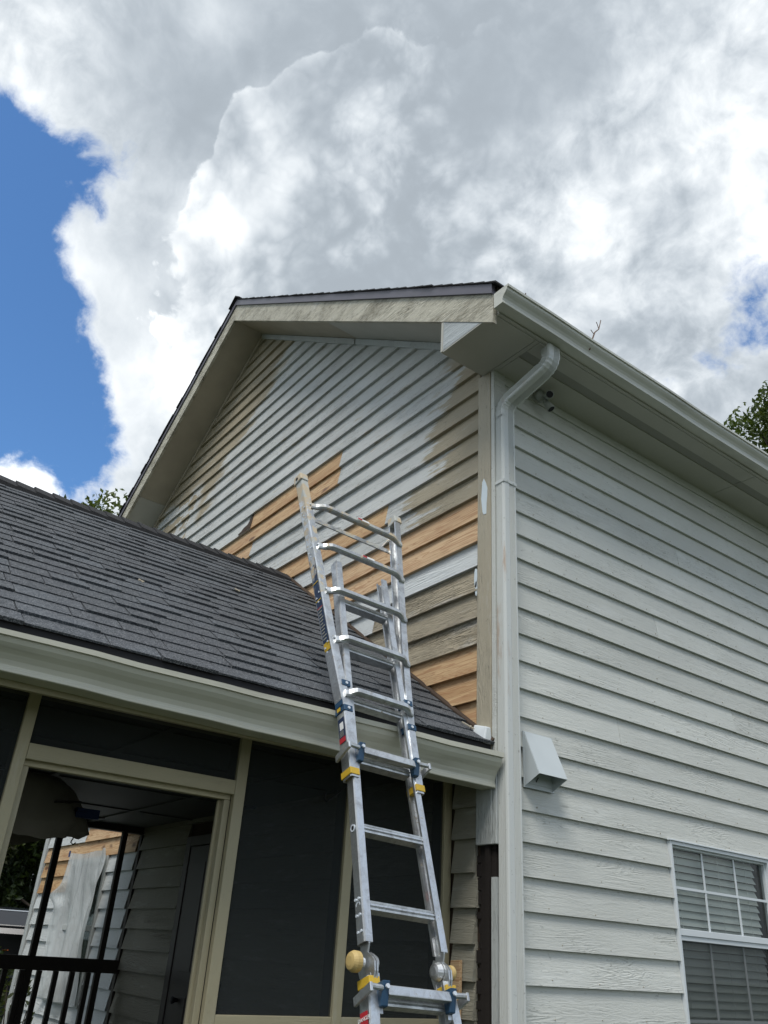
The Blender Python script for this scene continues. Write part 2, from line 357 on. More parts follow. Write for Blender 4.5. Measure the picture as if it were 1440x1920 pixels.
# grass, leaves, bark
m, gg, o = newmat('grass'); P = objpos(gg, False)
n = gg.noise(P, 1.5, 6, .6); n2 = gg.noise(P, 30., 4, .7)
bsdf(gg, o, gg.mix(n, (.020, .034, .012), (.050, .062, .024)), .9, normal=bump(gg, n2, .8, .05))
def leafmat(name, a, b_, c_):
    m, gg, o = newmat(name)
    ri = gg.node('ShaderNodeNewGeometry').outputs['Random Per Island']; P = objpos(gg, False)
    n = gg.noise(P, .9, 3, .5)
    col = gg.mix(ri, a, b_); col = gg.mix(gg.m('MULTIPLY', gg.ss(n, .45, .65), .7), col, c_)
    b1 = gg.node('ShaderNodeBsdfPrincipled', {'Base Color': col, 'Roughness': .5, 'Specular IOR Level': .4})
    t1 = gg.node('ShaderNodeBsdfTranslucent', {'Color': gg.mix(.3, col, (.25, .35, .03))})
    mx = gg.node('ShaderNodeMixShader', {'Fac': .32, 1: b1.outputs[0], 2: t1.outputs[0]}); gg.l.new(mx.outputs[0], o.inputs[0])
leafmat('leaf', (.028, .055, .012), (.07, .11, .022), (.10, .125, .03))
leafmat('dark leaf', (.018, .035, .012), (.035, .055, .018), (.055, .05, .02))
smooth_paint('bark', (.05, .04, .03), .9, .5, 1.)
smooth_paint('twig', (.16, .10, .07), .9, .3)
smooth_paint('blind slat', (.62, .64, .60), .5, .1, 0.)
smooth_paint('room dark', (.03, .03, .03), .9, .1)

# ------------------------------------------------------------------ mesh helpers
CUBE_F = [(0, 1, 2, 3), (7, 6, 5, 4), (0, 4, 5, 1), (1, 5, 6, 2), (2, 6, 7, 3), (3, 7, 4, 0)]
class MB:
    def __init__(s): s.v = []; s.f = []
    def add(s, vs, fs):
        o = len(s.v); s.v += [tuple(q) for q in vs]; s.f += [tuple(i+o for i in f) for f in fs]; return s
    def hexa(s, p): return s.add(p, CUBE_F)
    def box(s, x0, x1, y0, y1, z0, z1, xf=None):
        p = [(x0, y0, z0), (x0, y1, z0), (x1, y1, z0), (x1, y0, z0), (x0, y0, z1), (x0, y1, z1), (x1, y1, z1), (x1, y0, z1)]
        if xf: p = [xf(*q) for q in p]
        return s.hexa(p)
    def prism(s, prof, a, b):
        """prof: list of 2d points; a(u,v), b(u,v) map them to the two end positions"""
        n = len(prof); vs = [a(*q) for q in prof]+[b(*q) for q in prof]
        fs = [tuple(range(n)), tuple(range(2*n-1, n-1, -1))]+[(i, n+i, n+(i+1) % n, (i+1) % n) for i in range(n)]
        return s.add(vs, fs)
    def sweep(s, rings, cap=True):
        n = len(rings[0]); vs = [q for r_ in rings for q in r_]; fs = []
        for k in range(len(rings)-1):
            for i in range(n):
                j = (i+1) % n; fs.append((k*n+i, (k+1)*n+i, (k+1)*n+j, k*n+j))
        if cap: fs += [tuple(range(n)), tuple(range(len(vs)-1, len(vs)-n-1, -1))]
        return s.add(vs, fs)
    def tube(s, pts, r, n=10, cap=True):
        pts = [Vector(p) for p in pts]; rings = []; prev = None
        for i, p in enumerate(pts):
            d = (pts[min(i+1, len(pts)-1)]-pts[max(i-1, 0)]).normalized()
            if prev is None: prev = Vector((0, 0, 1)) if abs(d.z) < .9 else Vector((1, 0, 0))
            a = (prev-d*prev.dot(d)).normalized(); prev = a; b = d.cross(a)
            rr = r[i] if hasattr(r, '__len__') else r
            rings.append([p+a*rr*math.cos(t*2*math.pi/n)+b*rr*math.sin(t*2*math.pi/n) for t in range(n)])
        return s.sweep(rings, cap)
    def build(s, name, mat, parent=None, smooth=False, bevel=0, fixn=True):
        me = bpy.data.meshes.new(name)
        off = Vector((0, 0, 0)); q = parent
        while q is not None: off += q.location; q = q.parent
        me.from_pydata([tuple(Vector(v)-off) for v in s.v], [], s.f); me.validate()
        if fixn:
            import bmesh
            bm = bmesh.new(); bm.from_mesh(me); bmesh.ops.recalc_face_normals(bm, faces=bm.faces); bm.to_mesh(me); bm.free()
        me.materials.append(MAT[mat])
        if smooth:
            for p in me.polygons: p.use_smooth = True
        o = bpy.data.objects.new(name, me); COL.objects.link(o)
        if parent is not None: o.parent = parent
        if bevel:
            b = o.modifiers.new('bevel', 'BEVEL'); b.width = bevel; b.segments = 2; b.limit_method = 'ANGLE'; b.angle_limit = R(40)
        return o
def thing(name, loc, label, cat, group=None):
    o = bpy.data.objects.new(name, None); COL.objects.link(o); o.location = loc; o.empty_display_size = .1
    o['label'] = label; o['category'] = cat
    if group: o['group'] = group
    return o
def tag(o, label, cat, group=None):
    o['label'] = label; o['category'] = cat
    if group: o['group'] = group
    return o
def kind(o, k): o['kind'] = k; return o
def plabel(o, l): o['label'] = l; return o

# ------------------------------------------------------------------ ground
b = MB(); N = 60
gx = [-400+800*i/N for i in range(N+1)]
b.add([(x, y, 0) for y in gx for x in gx], [(j*(N+1)+i, j*(N+1)+i+1, (j+1)*(N+1)+i+1, (j+1)*(N+1)+i) for j in range(N) for i in range(N)])
kind(b.build('ground', 'grass'), 'structure')

# ------------------------------------------------------------------ house
SL = .68; WX = 8.68; Z0S = 5.81            # roof slope, wall width, soffit height at the corner
house = thing('house', (0, 0, 0), 'two storey house with pale clapboard siding and cedar repair boards', 'house')
b = MB()                                    # core of the walls: shell with the window left open
b.prism([(-.70, .05), (-WX+.012, .05), (-WX+.012, Z0S-.02), (-WX/2, Z0S-.02+SL*WX/2), (-.70, Z0S+SL*.70-.02)], lambda u, v: (u, .012, v), lambda u, v: (u, 9.0, v))
b.prism([(-.70, .05), (-.012, .05), (-.012, Z0S-.02), (-.70, Z0S+SL*.70-.02)], lambda u, v: (u, .012, v), lambda u, v: (u, .10, v))
for q in ((.101, 1.578, .05, 5.54), (2.772, 9.0, .05, 5.54), (1.578, 2.772, .05, .86), (1.578, 2.772, 2.398, 5.54)): b.box(-.09, -.012, *q)
b.build('wall_core', 'rotten wood', house)

def zr(x): return Z0S+SL*min(-x, WX+x)
def xcut(z):       # right-hand limit of a gable board at height z, under the rake
    return min(-.135, -(z-Z0S)/SL) if z > Z0S else -.135
XL = -WX+.02
def xcutl(z): return max(XL, -WX+(z-Z0S)/SL) if z > Z0S else XL
TB, TT = .034, .005                         # board thickness at butt and at top
def gboard(z0, z1, xa=None, xb=None, mat='gable paint', name='siding_board', dz=None):
    """clapboard of the gable wall from xa (left) to xb (right); None = as far as the wall goes"""
    top = min(z1+.012, Z0S+SL*WX/2-.03)
    j = random.uniform(-.0025, .0025) if dz is None else dz; z0 += j
    la = xcutl(z0) if xa is None else xa; ra = xcut(z0) if xb is None else xb
    lb = max(xcutl(top), la); rb = min(xcut(top), ra)
    la = max(la, xcutl(z0)); ra = min(ra, xcut(z0))
    if rb <= lb: return
    tb = TB+random.uniform(-.002, .003)
    nseg = max(1, int((ra-la)/.9)) if ra-la > 1.2 else 1
    rings = []
    for k in range(nseg+1):
        t = k/nseg; xlo = la+(ra-la)*t; xhi = lb+(rb-lb)*t
        w = random.uniform(-.0018, .0018) if 0 < k < nseg else 0
        rings.append([(xlo, -tb-w, z0+w), (xlo, .008, z0+w), (xhi, .008, top), (xhi, -TT, top)])
    o = MB().sweep(rings).build(name, mat, house)
    return o
random.seed(11)
low = [.30]
while low[-1] < 1.33: low.append(low[-1]+.18)
low = [1.5067-.18*k for k in range(7, 0, -1)]+[1.5067, 1.6848, 1.8645, 2.046, 2.2296, 2.4067, 2.587, 2.765]
for k in range(len(low)-1):
    z0, z1 = low[k], low[k+1]
    zm = (z0+z1)/2
    # right of the porch, inside the porch, left of the porch (with the covered window)
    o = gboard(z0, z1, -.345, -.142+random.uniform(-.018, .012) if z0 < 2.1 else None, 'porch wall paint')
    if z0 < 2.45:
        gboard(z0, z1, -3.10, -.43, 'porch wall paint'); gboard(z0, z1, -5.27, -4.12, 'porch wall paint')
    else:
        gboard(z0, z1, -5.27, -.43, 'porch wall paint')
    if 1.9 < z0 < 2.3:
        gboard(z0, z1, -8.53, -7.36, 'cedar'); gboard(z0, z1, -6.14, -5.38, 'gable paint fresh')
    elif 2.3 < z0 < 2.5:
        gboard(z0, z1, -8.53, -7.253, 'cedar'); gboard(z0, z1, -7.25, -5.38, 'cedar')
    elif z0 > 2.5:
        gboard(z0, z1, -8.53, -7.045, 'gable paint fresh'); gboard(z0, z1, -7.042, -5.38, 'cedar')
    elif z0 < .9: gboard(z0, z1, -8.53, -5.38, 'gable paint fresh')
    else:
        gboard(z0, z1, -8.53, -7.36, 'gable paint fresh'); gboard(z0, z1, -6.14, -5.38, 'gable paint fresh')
def torn(z0):
    pr = [(-3.80, z0+.004), (-4.06, z0+.004), (-4.09, z0+.03), (-4.02, z0+.045), (-3.98, z0+.075), (-3.90, z0+.085), (-3.87, z0+.12), (-3.88, z0+.15), (-3.84, z0+.19), (-3.80, z0+.19)]
    MB().prism(pr, lambda u, v: (u, -.0385+.145*(v-z0), v), lambda u, v: (u, -.030+.145*(v-z0), v)).build('torn_board_end', 'rotten wood', house)
gz = lambda i: 4.523+.1855*i
for i in range(-9, 23):
    z0, z1 = gz(i), gz(i+1)
    if i in (-9, -8, -7): gboard(z0, z1, -2.6, None, 'cedar', 'siding_board'); gboard(z0, z1, None, -2.603)
    elif i in (-6, -5, -4):
        gboard(z0, z1, -1.32-.25*(i % 2), None, 'gable paint old'); gboard(z0, z1, None, -1.323-.25*(i % 2), 'gable paint fresh')
    elif i == -3: gboard(z0, z1, None, None, 'gable paint fresh')
    elif i in (-2, -1): gboard(z0, z1, -3.4, None, 'cedar'); gboard(z0, z1, None, -3.403)
    elif i == 0: gboard(z0, z1, -1.9, None); gboard(z0, z1, None, -1.903, 'gable paint fresh')
    elif i == 1: gboard(z0, z1, -1.25, None); gboard(z0, z1, -3.25, -1.254, 'cedar', dz=-.004); gboard(z0, z1, None, -3.253)
    elif i == 4: gboard(z0, z1, -3.72, None); gboard(z0, z1, None, -3.723, 'cedar', dz=-.004)
    elif i == 5: gboard(z0, z1, -2.057, None); gboard(z0, z1, -4.55, -2.06, 'cedar', dz=-.005); gboard(z0, z1, None, -4.553)
    elif i == 6: gboard(z0, z1, -2.060, None); gboard(z0, z1, -3.80, -2.064, 'cedar', dz=-.004); torn(z0); gboard(z0, z1, None, -3.803)
    elif i == 3: gboard(z0, z1, -.98, None); gboard(z0, z1, None, -.982)
    elif i == 8: gboard(z0, z1, -4.9, None); gboard(z0, z1, None, -4.902, dz=.003)
    else: gboard(z0, z1)
# bare sheathing course behind the porch roof line
gboard(2.765, gz(-9), None, None, 'gable paint')

# side wall boards (plane x=0, facing +x)
def sboard(z0, z1, ya, yb, mat='side paint'):
    tb = TB-.006+random.uniform(-.002, .003); j = random.uniform(-.002, .002)
    n = max(1, int((yb-ya)/.8)); rings = []
    for k in range(n+1):
        y = ya+(yb-ya)*k/n; w = random.uniform(-.0018, .0018) if 0 < k < n else 0
        rings.append([(tb+w, y, z0+j+w), (-.008, y, z0+j+w), (-.008, y, z1+.012), (TT, y, z1+.012)])
    MB().sweep(rings).build('siding_board', mat, house)
sz = [1.5067-.18*k for k in range(7, 0, -1)]+[1.5067, 1.6848, 1.8645, 2.046, 2.2296]+[2.4067+.1825*k for k in range(18)]
WY0, WY1, WZ0, WZ1 = 1.578, 2.772, .86, 2.398
joints = {2: 5.1, 4: 3.9, 7: 4.6, 9: 6.0, 13: 3.2, 15: 1.15, 17: 2.6, 18: 4.4, 20: 1.7, 22: 3.4, 24: 2.1, 25: 4.9, 27: 2.9}
for k in range(len(sz)-1):
    z0, z1 = sz[k], sz[k+1]
    if z1 > 5.52: continue
    if z0 < WZ1-.02 and z1 > WZ0+.05:
        sboard(z0, z1, .094, WY0-.002); sboard(z0, z1, WY1+.002, 8.98)
    elif k in joints:
        sboard(z0, z1, .094, joints[k]-.001); sboard(z0, z1, joints[k]+.001, 8.98)
    else: sboard(z0, z1, .094, 8.98)
random.seed(31); nb_ = MB()
for k in range(len(sz)-1):
    if sz[k+1] > 5.5: continue
    y = .3+random.uniform(0, .2)
    while y < 6.5:
        if not (sz[k] > WZ0-.2 and sz[k] < WZ1 and WY0-.03 < y < WY1+.03):
            z = sz[k]+.026+random.uniform(-.004, .004); xx = TB-.006-(z-sz[k])*.127+.003
            nb_.tube([(xx-.004, y, z), (xx+.0012, y, z)], .0032, 6)
        y += .405+random.uniform(-.02, .02)
kind(nb_.build('nail_heads', 'corner paint', house), 'stuff')
MB().box(.004, .024, .094, 8.98, 5.475, 5.553).build('frieze_board', 'side paint', house)

# corner boards: long piece above, short stub behind the porch gutter, then nothing but rotten framing
def corner_piece(z0, z1, mat, jag=0):
    MB().box(-.133, -.002, -.034, .004, z0, z1).build('corner_board', mat, house, bevel=.003)
    MB().box(.001, .034, -.030, .09, z0, z1).build('corner_board', 'corner paint fresh' if z0 < 2.6 else 'side paint', house, bevel=.003)
corner_piece(2.70, 5.553, 'corner paint')
corner_piece(2.19, 2.66, 'corner paint fresh')
b = MB()
for x0, x1, y0, y1, z0, z1 in ((-.12, -.075, -.008, .01, .1, 2.188), (-.070, -.035, -.020, .01, .1, 2.188), (-.03, .006, -.004, .01, .1, 2.188)):
    b.box(x0, x1, y0, y1, z0, z1)
for k in range(26):
    z = .3+k*.072; b.box(-.136+random.uniform(-.01, .01), -.11, -.012, .008, z, z+random.uniform(.03, .07))
plabel(b.build('exposed_framing', 'rot dark', house), 'dark rotten framing where the corner board is missing')
MB().box(-.012, .028, -.026, -.004, .1, 2.02).build('broken_trim_strip', 'corner paint fresh', house)
# caulk patches on the corner board and beside it
for zc, h, xc, w in ((4.47, .17, -.062, .032), (3.88, .08, -.148, .016), (3.80, .06, -.143, .012)):
    b = MB(); n = 14; random.seed(int(zc*10))
    ys = -.0365 if xc > -.13 else -.034
    pr = [(xc+w*math.cos(2*math.pi*i/n)*random.uniform(.75, 1.1), zc+h*math.sin(2*math.pi*i/n)*random.uniform(.8, 1.05)) for i in range(n)]
    b.prism(pr, lambda u, v: (u, ys, v), lambda u, v: (u, ys+.006, v)); b.build('caulk_patch', 'caulk white', house)
MB().box(-WX-.03, -WX+.10, -.03, .0, .1, 5.5).build('corner_board', 'corner paint fresh', house)

# frieze trim along the rake, against the gable wall
def rake_trim(x0, x1, name='rake_trim', mat='corner paint fresh'):
    f0, f1 = zr(x0), zr(x1); b = MB()
    b.hexa([(x0, -.040, f0-.085), (x1, -.040, f1-.085), (x1, -.004, f1-.085), (x0, -.004, f0-.085), (x0, -.040, f0-.012), (x1, -.040, f1-.012), (x1, -.004, f1-.012), (x0, -.004, f0-.012)])
    b.build(name, mat, house)
rake_trim(-.22, -1.98); rake_trim(-2.0, -WX/2+.002)
k = -WX/2-.004; i = 0
while k > -WX+.3:
    rake_trim(k, k-.52 if i % 2 == 0 else k-.50, 'rake_trim', 'rake soffit paint'); k -= .545; i += 1

OV = .46                                    # rake overhang
def slope_slab(x0, x1, y0, y1, h0, h1, name, mat):
    """slab that follows the roof slope, between heights h0..h1 above the soffit line"""
    f = lambda x: Z0S+SL*(-x if x > -WX/2 else WX+x)
    b = MB(); b.hexa([(x0, y0, f(x0)+h0), (x1, y0, f(x1)+h0), (x1, y1, f(x1)+h0), (x0, y1, f(x0)+h0), (x0, y0, f(x0)+h1), (x1, y0, f(x1)+h1), (x1, y1, f(x1)+h1), (x0, y1, f(x0)+h1)])
    return b.build(name, mat, house)
ridge = -WX/2; e = .0008
for (a_, b_) in ((-.065, -1.95), (-1.953, ridge+e)): slope_slab(a_, b_, -OV+.036, -.001, -.006, .012, 'soffit_panel', 'rake soffit paint' if a_ < -1 else 'soffit paint')
for (a_, b_) in ((ridge-e, -6.75), (-6.753, -WX-.45)): slope_slab(a_, b_, -OV+.036, -.001, -.006, .012, 'soffit_panel', 'rake soffit paint' if a_ > -6 else 'soffit paint')
slope_slab(.475, ridge+e, -OV, -OV+.034, -.020, .235, 'rake_board', 'rake paint')
slope_slab(ridge-e, -WX-.50, -OV, -OV+.034, -.020, .235, 'rake_board', 'rake paint')
slope_slab(.48, ridge+e, -OV-.018, -OV+.02, .237, .325, 'drip_edge', 'drip edge metal')
slope_slab(ridge-e, -WX-.52, -OV-.018, -OV+.02, .237, .325, 'drip_edge', 'drip edge metal')
slope_slab(.50, ridge+e, -OV+.03, 9.4, .237, .322, 'roof_deck', 'dark trim')
slope_slab(ridge-e, -WX-.52, -OV+.03, 9.4, .237, .322, 'roof_deck', 'dark trim')
# shingle courses; each course is a strip across the house, its lower edge proud
cs = math.cos(math.atan(SL)); step = .143*cs
def course(x0, dirn, n):
    f = lambda x: Z0S+SL*(-x if dirn > 0 else WX+x)+.328
    xb = x0; xt = x0-dirn*(step*1.25)
    if dirn > 0: xt = max(xt, ridge)
    else: xt = min(xt, ridge)
    th = .016; b = MB(); y0 = -OV-.034+random.uniform(-.006, .006)
    b.hexa([(xb, y0, f(xb)+.001), (xt, y0, f(xt)-.002), (xt, 9.4, f(xt)-.002), (xb, 9.4, f(xb)+.001), (xb, y0, f(xb)+th), (xt, y0, f(xt)+.004), (xt, 9.4, f(xt)+.004), (xb, 9.4, f(xb)+th)])
    b.build('shingle_course', 'ridge shingle', house)
random.seed(5)
x = .535; n = 0
while x > ridge+.05: course(x, 1, n); x -= step; n += 1
x = -WX-.535
while x < ridge-.05: course(x, -1, n); x += step; n += 1
zt = Z0S+SL*WX/2+.345
for k in range(12):
    y0 = -OV-.05+k*.15
    b = MB(); b.prism([(-.15, -.10), (0, .014), (.15, -.10), (.15, -.085), (0, .036), (-.15, -.085)], lambda u, v: (ridge+u, y0, zt+v+.006*(k % 2)), lambda u, v: (ridge+u, y0+.2, zt+v-.004))
    b.build('ridge_cap', 'ridge shingle', house)
MB().prism([(-.15, -.10), (0, .014), (.15, -.10), (.15, -.09), (0, .03), (-.15, -.09)], lambda u, v: (ridge+u, 1.3, zt+v), lambda u, v: (ridge+u, 9.4, zt+v)).build('ridge_cap', 'ridge shingle', house)

# boxed eave return and flat eave soffit
ZE = 5.555
b = MB(); b.prism([(-.062, ZE+.002), (.340, ZE+.002), (-.062, Z0S+SL*.062-.022)], lambda u, v: (u, -OV+.004, v), lambda u, v: (u, -OV+.030, v))
plabel(b.build('return_board', 'return board paint', house), 'freshly primed triangular board closing the eave return')
MB().prism([(-OV+.002, ZE-.004), (-.001, ZE-.004), (-.001, Z0S+SL*.07-.008), (-OV+.002, Z0S+SL*.07-.025)], lambda u, v: (-.086, u, v), lambda u, v: (-.064, u, v)).build('return_side', 'soffit paint', house)
MB().box(-.062, .474, -OV+.006, -.041, ZE-.012, ZE).build('soffit_panel', 'soffit paint', house)
MB().box(-.088, .474, -.036, .0, ZE-.0105, ZE+.001).build('soffit_panel', 'soffit paint', house)
ys = [.003, 2.748, 5.19, 7.63, 9.36]
for a_, b_ in zip(ys[:-1], ys[1:]):
    MB().box(.0, .262, a_, b_-.006, ZE-.011, ZE).build('soffit_panel', 'soffit paint', house)
    MB().box(.346, .474, a_, b_-.006, ZE-.011, ZE).build('soffit_panel', 'soffit paint', house)
    MB().box(.262, .346, a_, b_-.006, ZE-.003, ZE+.001).build('vent_strip', 'vent strip', house)
MB().box(.0, .47, -OV+.04, 9.36, ZE+.0015, ZE+.02).build('soffit_backing', 'black metal', house)
MB().box(.476, .497, -OV+.037, 9.38, ZE-.006, Z0S-SL*.5+.23).build('fascia_board', 'soffit paint', house)

# K-style gutters
def kprofile(w, h):
    """outline of a K-style gutter seen from its end: u away from the fascia, v up"""
    out_ = [(0, h), (0, 0), (w*.60, 0), (w*.625, h*.02), (w*.625, h*.115), (w*.60, h*.13), (w*.60, h*.20), (w*.64, h*.33), (w*.73, h*.47), (w*.84, h*.59), (w*.92, h*.70), (w*.95, h*.80), (w*.95, h*.845), (w*1.03, h*.85), (w*1.04, h*.99), (w, h)]
    inn = [(w*.93, h), (w*.92, h*.86), (w*.88, h*.70), (w*.80, h*.59), (w*.69, h*.46), (w*.58, h*.30), (w*.55, h*.03), (.004, h*.03), (.004, h)]
    return out_+inn
def gutter(x0, z0, w, h, y0, y1, mat, parent, fall=0.):
    pr = kprofile(w, h); b = MB()
    n = 22; rings = []
    for k in range(n+1):
        y = y0+(y1-y0)*k/n; s_ = math.sin(k*2.1)*.0016+math.sin(k*.9)*.001
        q = 1+fall*(1-k/n); rings.append([(x0+u+s_, y, z0+h-(h-v)*q+s_) for u, v in pr])
    b.sweep(rings, cap=False); o = b.build('gutter', mat, parent, smooth=False)
    ed = kprofile(w, h)[:16]
    for yy, d in ((y0, -.004), (y1, .004)):
        b = MB(); b.prism([(u*1.01, v) for u, v in ed], lambda u, v: (x0+u, yy, z0+h-(h-v)*(1+fall*(yy == y0))), lambda u, v: (x0+u, yy+d, z0+h-(h-v)*(1+fall*(yy == y0)))); b.build('gutter_end_cap', mat, parent)
    return o
gutter(.500, 5.565, .135, .130, -OV-.012, 9.4, 'gutter paint', house)
# bits of dry debris and a twig standing in the gutter
deb = thing('twig', (.61, .425, 5.69), 'thin bare twig standing up out of the main roof gutter', 'twig')
b = MB(); b.tube([(.60, .40, 5.62), (.615, .425, 5.73), (.62, .45, 5.80), (.622, .50, 5.86), (.625, .53, 5.965)], [.006, .0055, .005, .004, .003], 6)
b.tube([(.622, .50, 5.86), (.62, .49, 5.90), (.62, .48, 5.92)], .003, 5); b.tube([(.618, .44, 5.78), (.62, .405, 5.80)], .003, 5)
b.build('twig_stem', 'twig', deb)
b = MB(); b.tube([(.615, -.33, 5.68), (.62, -.29, 5.715)], .006, 6); b.tube([(.61, -.30, 5.69), (.62, -.265, 5.70)], .005, 5); b.tube([(.615, -.28, 5.69), (.625, -.29, 5.73)], .004, 5)
tag(b.build('leaf_debris', 'twig'), 'small clump of dry debris on the front end of the upper gutter', 'debris')

# downspout
def ds_profile(w, d):
    """w along y, d along the other axis; corrugated"""
    p = []; 
    # front face (v=+d/2) from u=-w/2 to w/2 with grooves on the far half
    p += [(-w/2+.012, d/2), (-w/2+.045, d/2)]
    for k in range(5):
        u = -w/2+.052+k*.0105; p += [(u, d/2), (u+.002, d/2-.006), (u+.007, d/2-.006), (u+.009, d/2)]
    p += [(w/2-.004, d/2), (w/2, d/2-.004), (w/2, -d/2+.004), (w/2-.004, -d/2), (-w/2+.004, -d/2), (-w/2, -d/2+.004)]
    for k in range(4):
        v = -d/2+.008+k*.0125; p += [(-w/2, v), (-w/2+.006, v+.002), (-w/2+.006, v+.007), (-w/2, v+.009)]
    p += [(-w/2, d/2-.014), (-w/2+.004, d/2-.005)]
    return p
prof = ds_profile(.118, .078)
def ds_path(pts, crimp=()):
    rings = []
    for i, p in enumerate(pts):
        p = Vector(p); d = (Vector(pts[min(i+1, len(pts)-1)])-Vector(pts[max(i-1, 0)])).normalized()
        yv = Vector((0, 1, 0)); yv = (yv-d*yv.dot(d)).normalized(); ov = yv.cross(-d) if d.z > 0 else yv.cross(d)
        if ov.x < 0: ov = -ov
        k = .93 if i in crimp else 1.
        rings.append([p+yv*u*k+ov*v*k for u, v in prof])
    return rings
AX, AY = .076, .040                         # axis of the straight run on the wall
top = []
# from the outlet down, round the upper bend, along, round the lower bend
def arc(c, r, a0, a1, n): return [(c[0]+r*math.cos(a0+(a1-a0)*i/n), c[1]+r*math.sin(a0+(a1-a0)*i/n)) for i in range(n+1)]
xo, zo = .470, ZE+.004
ang = R(26)                                 # the slanting leg falls this much
r1, r2 = .115, .115
up = arc((xo-r1, zo-.075), r1, 0, -(math.pi/2-ang)-R(0), 9)          # turns from down to inward
lo_c = None
p1 = up[-1]; dirn = (-math.cos(ang), -math.sin(ang))
L_ = (p1[0]-AX-r2*(1-math.sin(ang)))/math.cos(ang)
p2 = (p1[0]+dirn[0]*L_, p1[1]+dirn[1]*L_)
cx, cz = p2[0]+r2*math.sin(ang), p2[1]-r2*math.cos(ang)
lo = arc((AX+r2, p2[1]-r2*math.cos(ang)), r2, math.pi/2+ang, math.pi, 9)
path2 = [(xo, zo), (xo, zo-.04)]+up+[(p1[0]+dirn[0]*L_*t, p1[1]+dirn[1]*L_*t) for t in (.33, .66)]+lo
path2.append((AX, lo[-1][1]-.06))
yo = .118
xs_ = [p[0] for p in path2]; pts = [(p[0], AY+(yo-AY)*max(0, min(1, (p[0]-AX)/(xo-AX))), p[1]) for p in path2]
crimp = [i for i in range(len(pts)) if (2 < i < 11 or len(pts)-11 < i < len(pts)-2) and i % 2 == 0]
downspout = MB().sweep(ds_path(pts, crimp)).build('downspout', 'downspout paint', house)
zb = pts[-1][2]
b = MB(); b.sweep(ds_path([(AX, AY, zb+.02), (AX, AY, 1.62)])); b.build('downspout', 'downspout paint', house)
k_ = 1.012
b = MB(); b.sweep([[(AX+(q[0]-AX)*1.02, AY+(q[1]-AY)*1.02, q[2]) for q in r_] for r_ in ds_path([(AX, AY, 1.655), (AX, AY, .1)])]); b.build('downspout', 'downspout paint', house)
for zc in (4.545, 1.1):
    b = MB(); b.box(AX-.05, AX+.043, AY-.063, AY+.063, zc-.012, zc+.012); b.box(.028, .034, AY+.06, AY+.10, zc-.012, zc+.012)
    for yy in (AY-.03, AY+.03): b.tube([(AX+.042, yy, zc), (AX+.047, yy, zc)], .005, 8)
    b.build('downspout_strap', 'downspout paint', house)

# kick-out flashing at the foot of the porch roof
b = MB(); b.hexa([(-.115, -.10, 2.80), (.006, -.10, 2.74), (.006, -.03, 2.74), (-.115, -.03, 2.80), (-.115, -.07, 2.875), (.0, -.075, 2.845), (.0, -.036, 2.845), (-.115, -.036, 2.875)])
plabel(b.build('kickout_flashing', 'flashing metal', house, bevel=.008), 'small white bent metal flashing at the corner board')

# dryer vent hood on the side wall
vh = MB(); T = .003
y0, y1 = .212, .452
vh.add([(.03, y0, 2.865), (.03, y1, 2.865), (.150, y1, 2.600), (.150, y0, 2.600)], [(0, 1, 2, 3)])
vh.add([(.03, y0, 2.865), (.150, y0, 2.600), (.03, y0, 2.540)], [(0, 1, 2)])
vh.add([(.03, y1, 2.865), (.150, y1, 2.600), (.03, y1, 2.540)], [(0, 1, 2)])
o = vh.build('vent_hood', 'vent hood metal', house, fixn=False); mod = o.modifiers.new('thick', 'SOLIDIFY'); mod.thickness = .003
MB().box(.024, .032, y0-.008, y1+.012, 2.535, 2.868).build('vent_flange', 'vent hood metal', o)
MB().box(.033, .037, y0+.02, y1-.02, 2.56, 2.80).build('vent_flap', 'vent hood metal', o)
MB().tube([(.04, .30, 2.575), (.048, .30, 2.59), (.046, .312, 2.60)], .003, 6).build('vent_latch', 'black metal', o)

# floodlight under the eave
MB().tube([(.055, .43, 5.50), (.10, .43, 5.50)], .045, 16).build('floodlight_base', 'lamp white', house, smooth=True)
fb_ = bpy.data.objects[-1] if False else None
def lamp(c, d):
    c = Vector(c); d = Vector(d).normalized(); b = MB()
    b.tube([c-d*.055, c-d*.05, c-d*.01, c+d*.03, c+d*.035], [.008, .020, .026, .033, .034], 16)
    o = b.build('floodlight', 'lamp white', house, smooth=True)
    MB().tube([c+d*.0355, c+d*.0385], .027, 16).build('lamp_lens', 'black metal', o)
    MB().tube([c-d*.05, (.09, .43, 5.50)], .010, 8).build('lamp_arm', 'lamp white', o)
lamp((.165, .425, 5.455), (.75, -.55, -.35)); lamp((.12, .470, 5.405), (.35, .35, -.85))

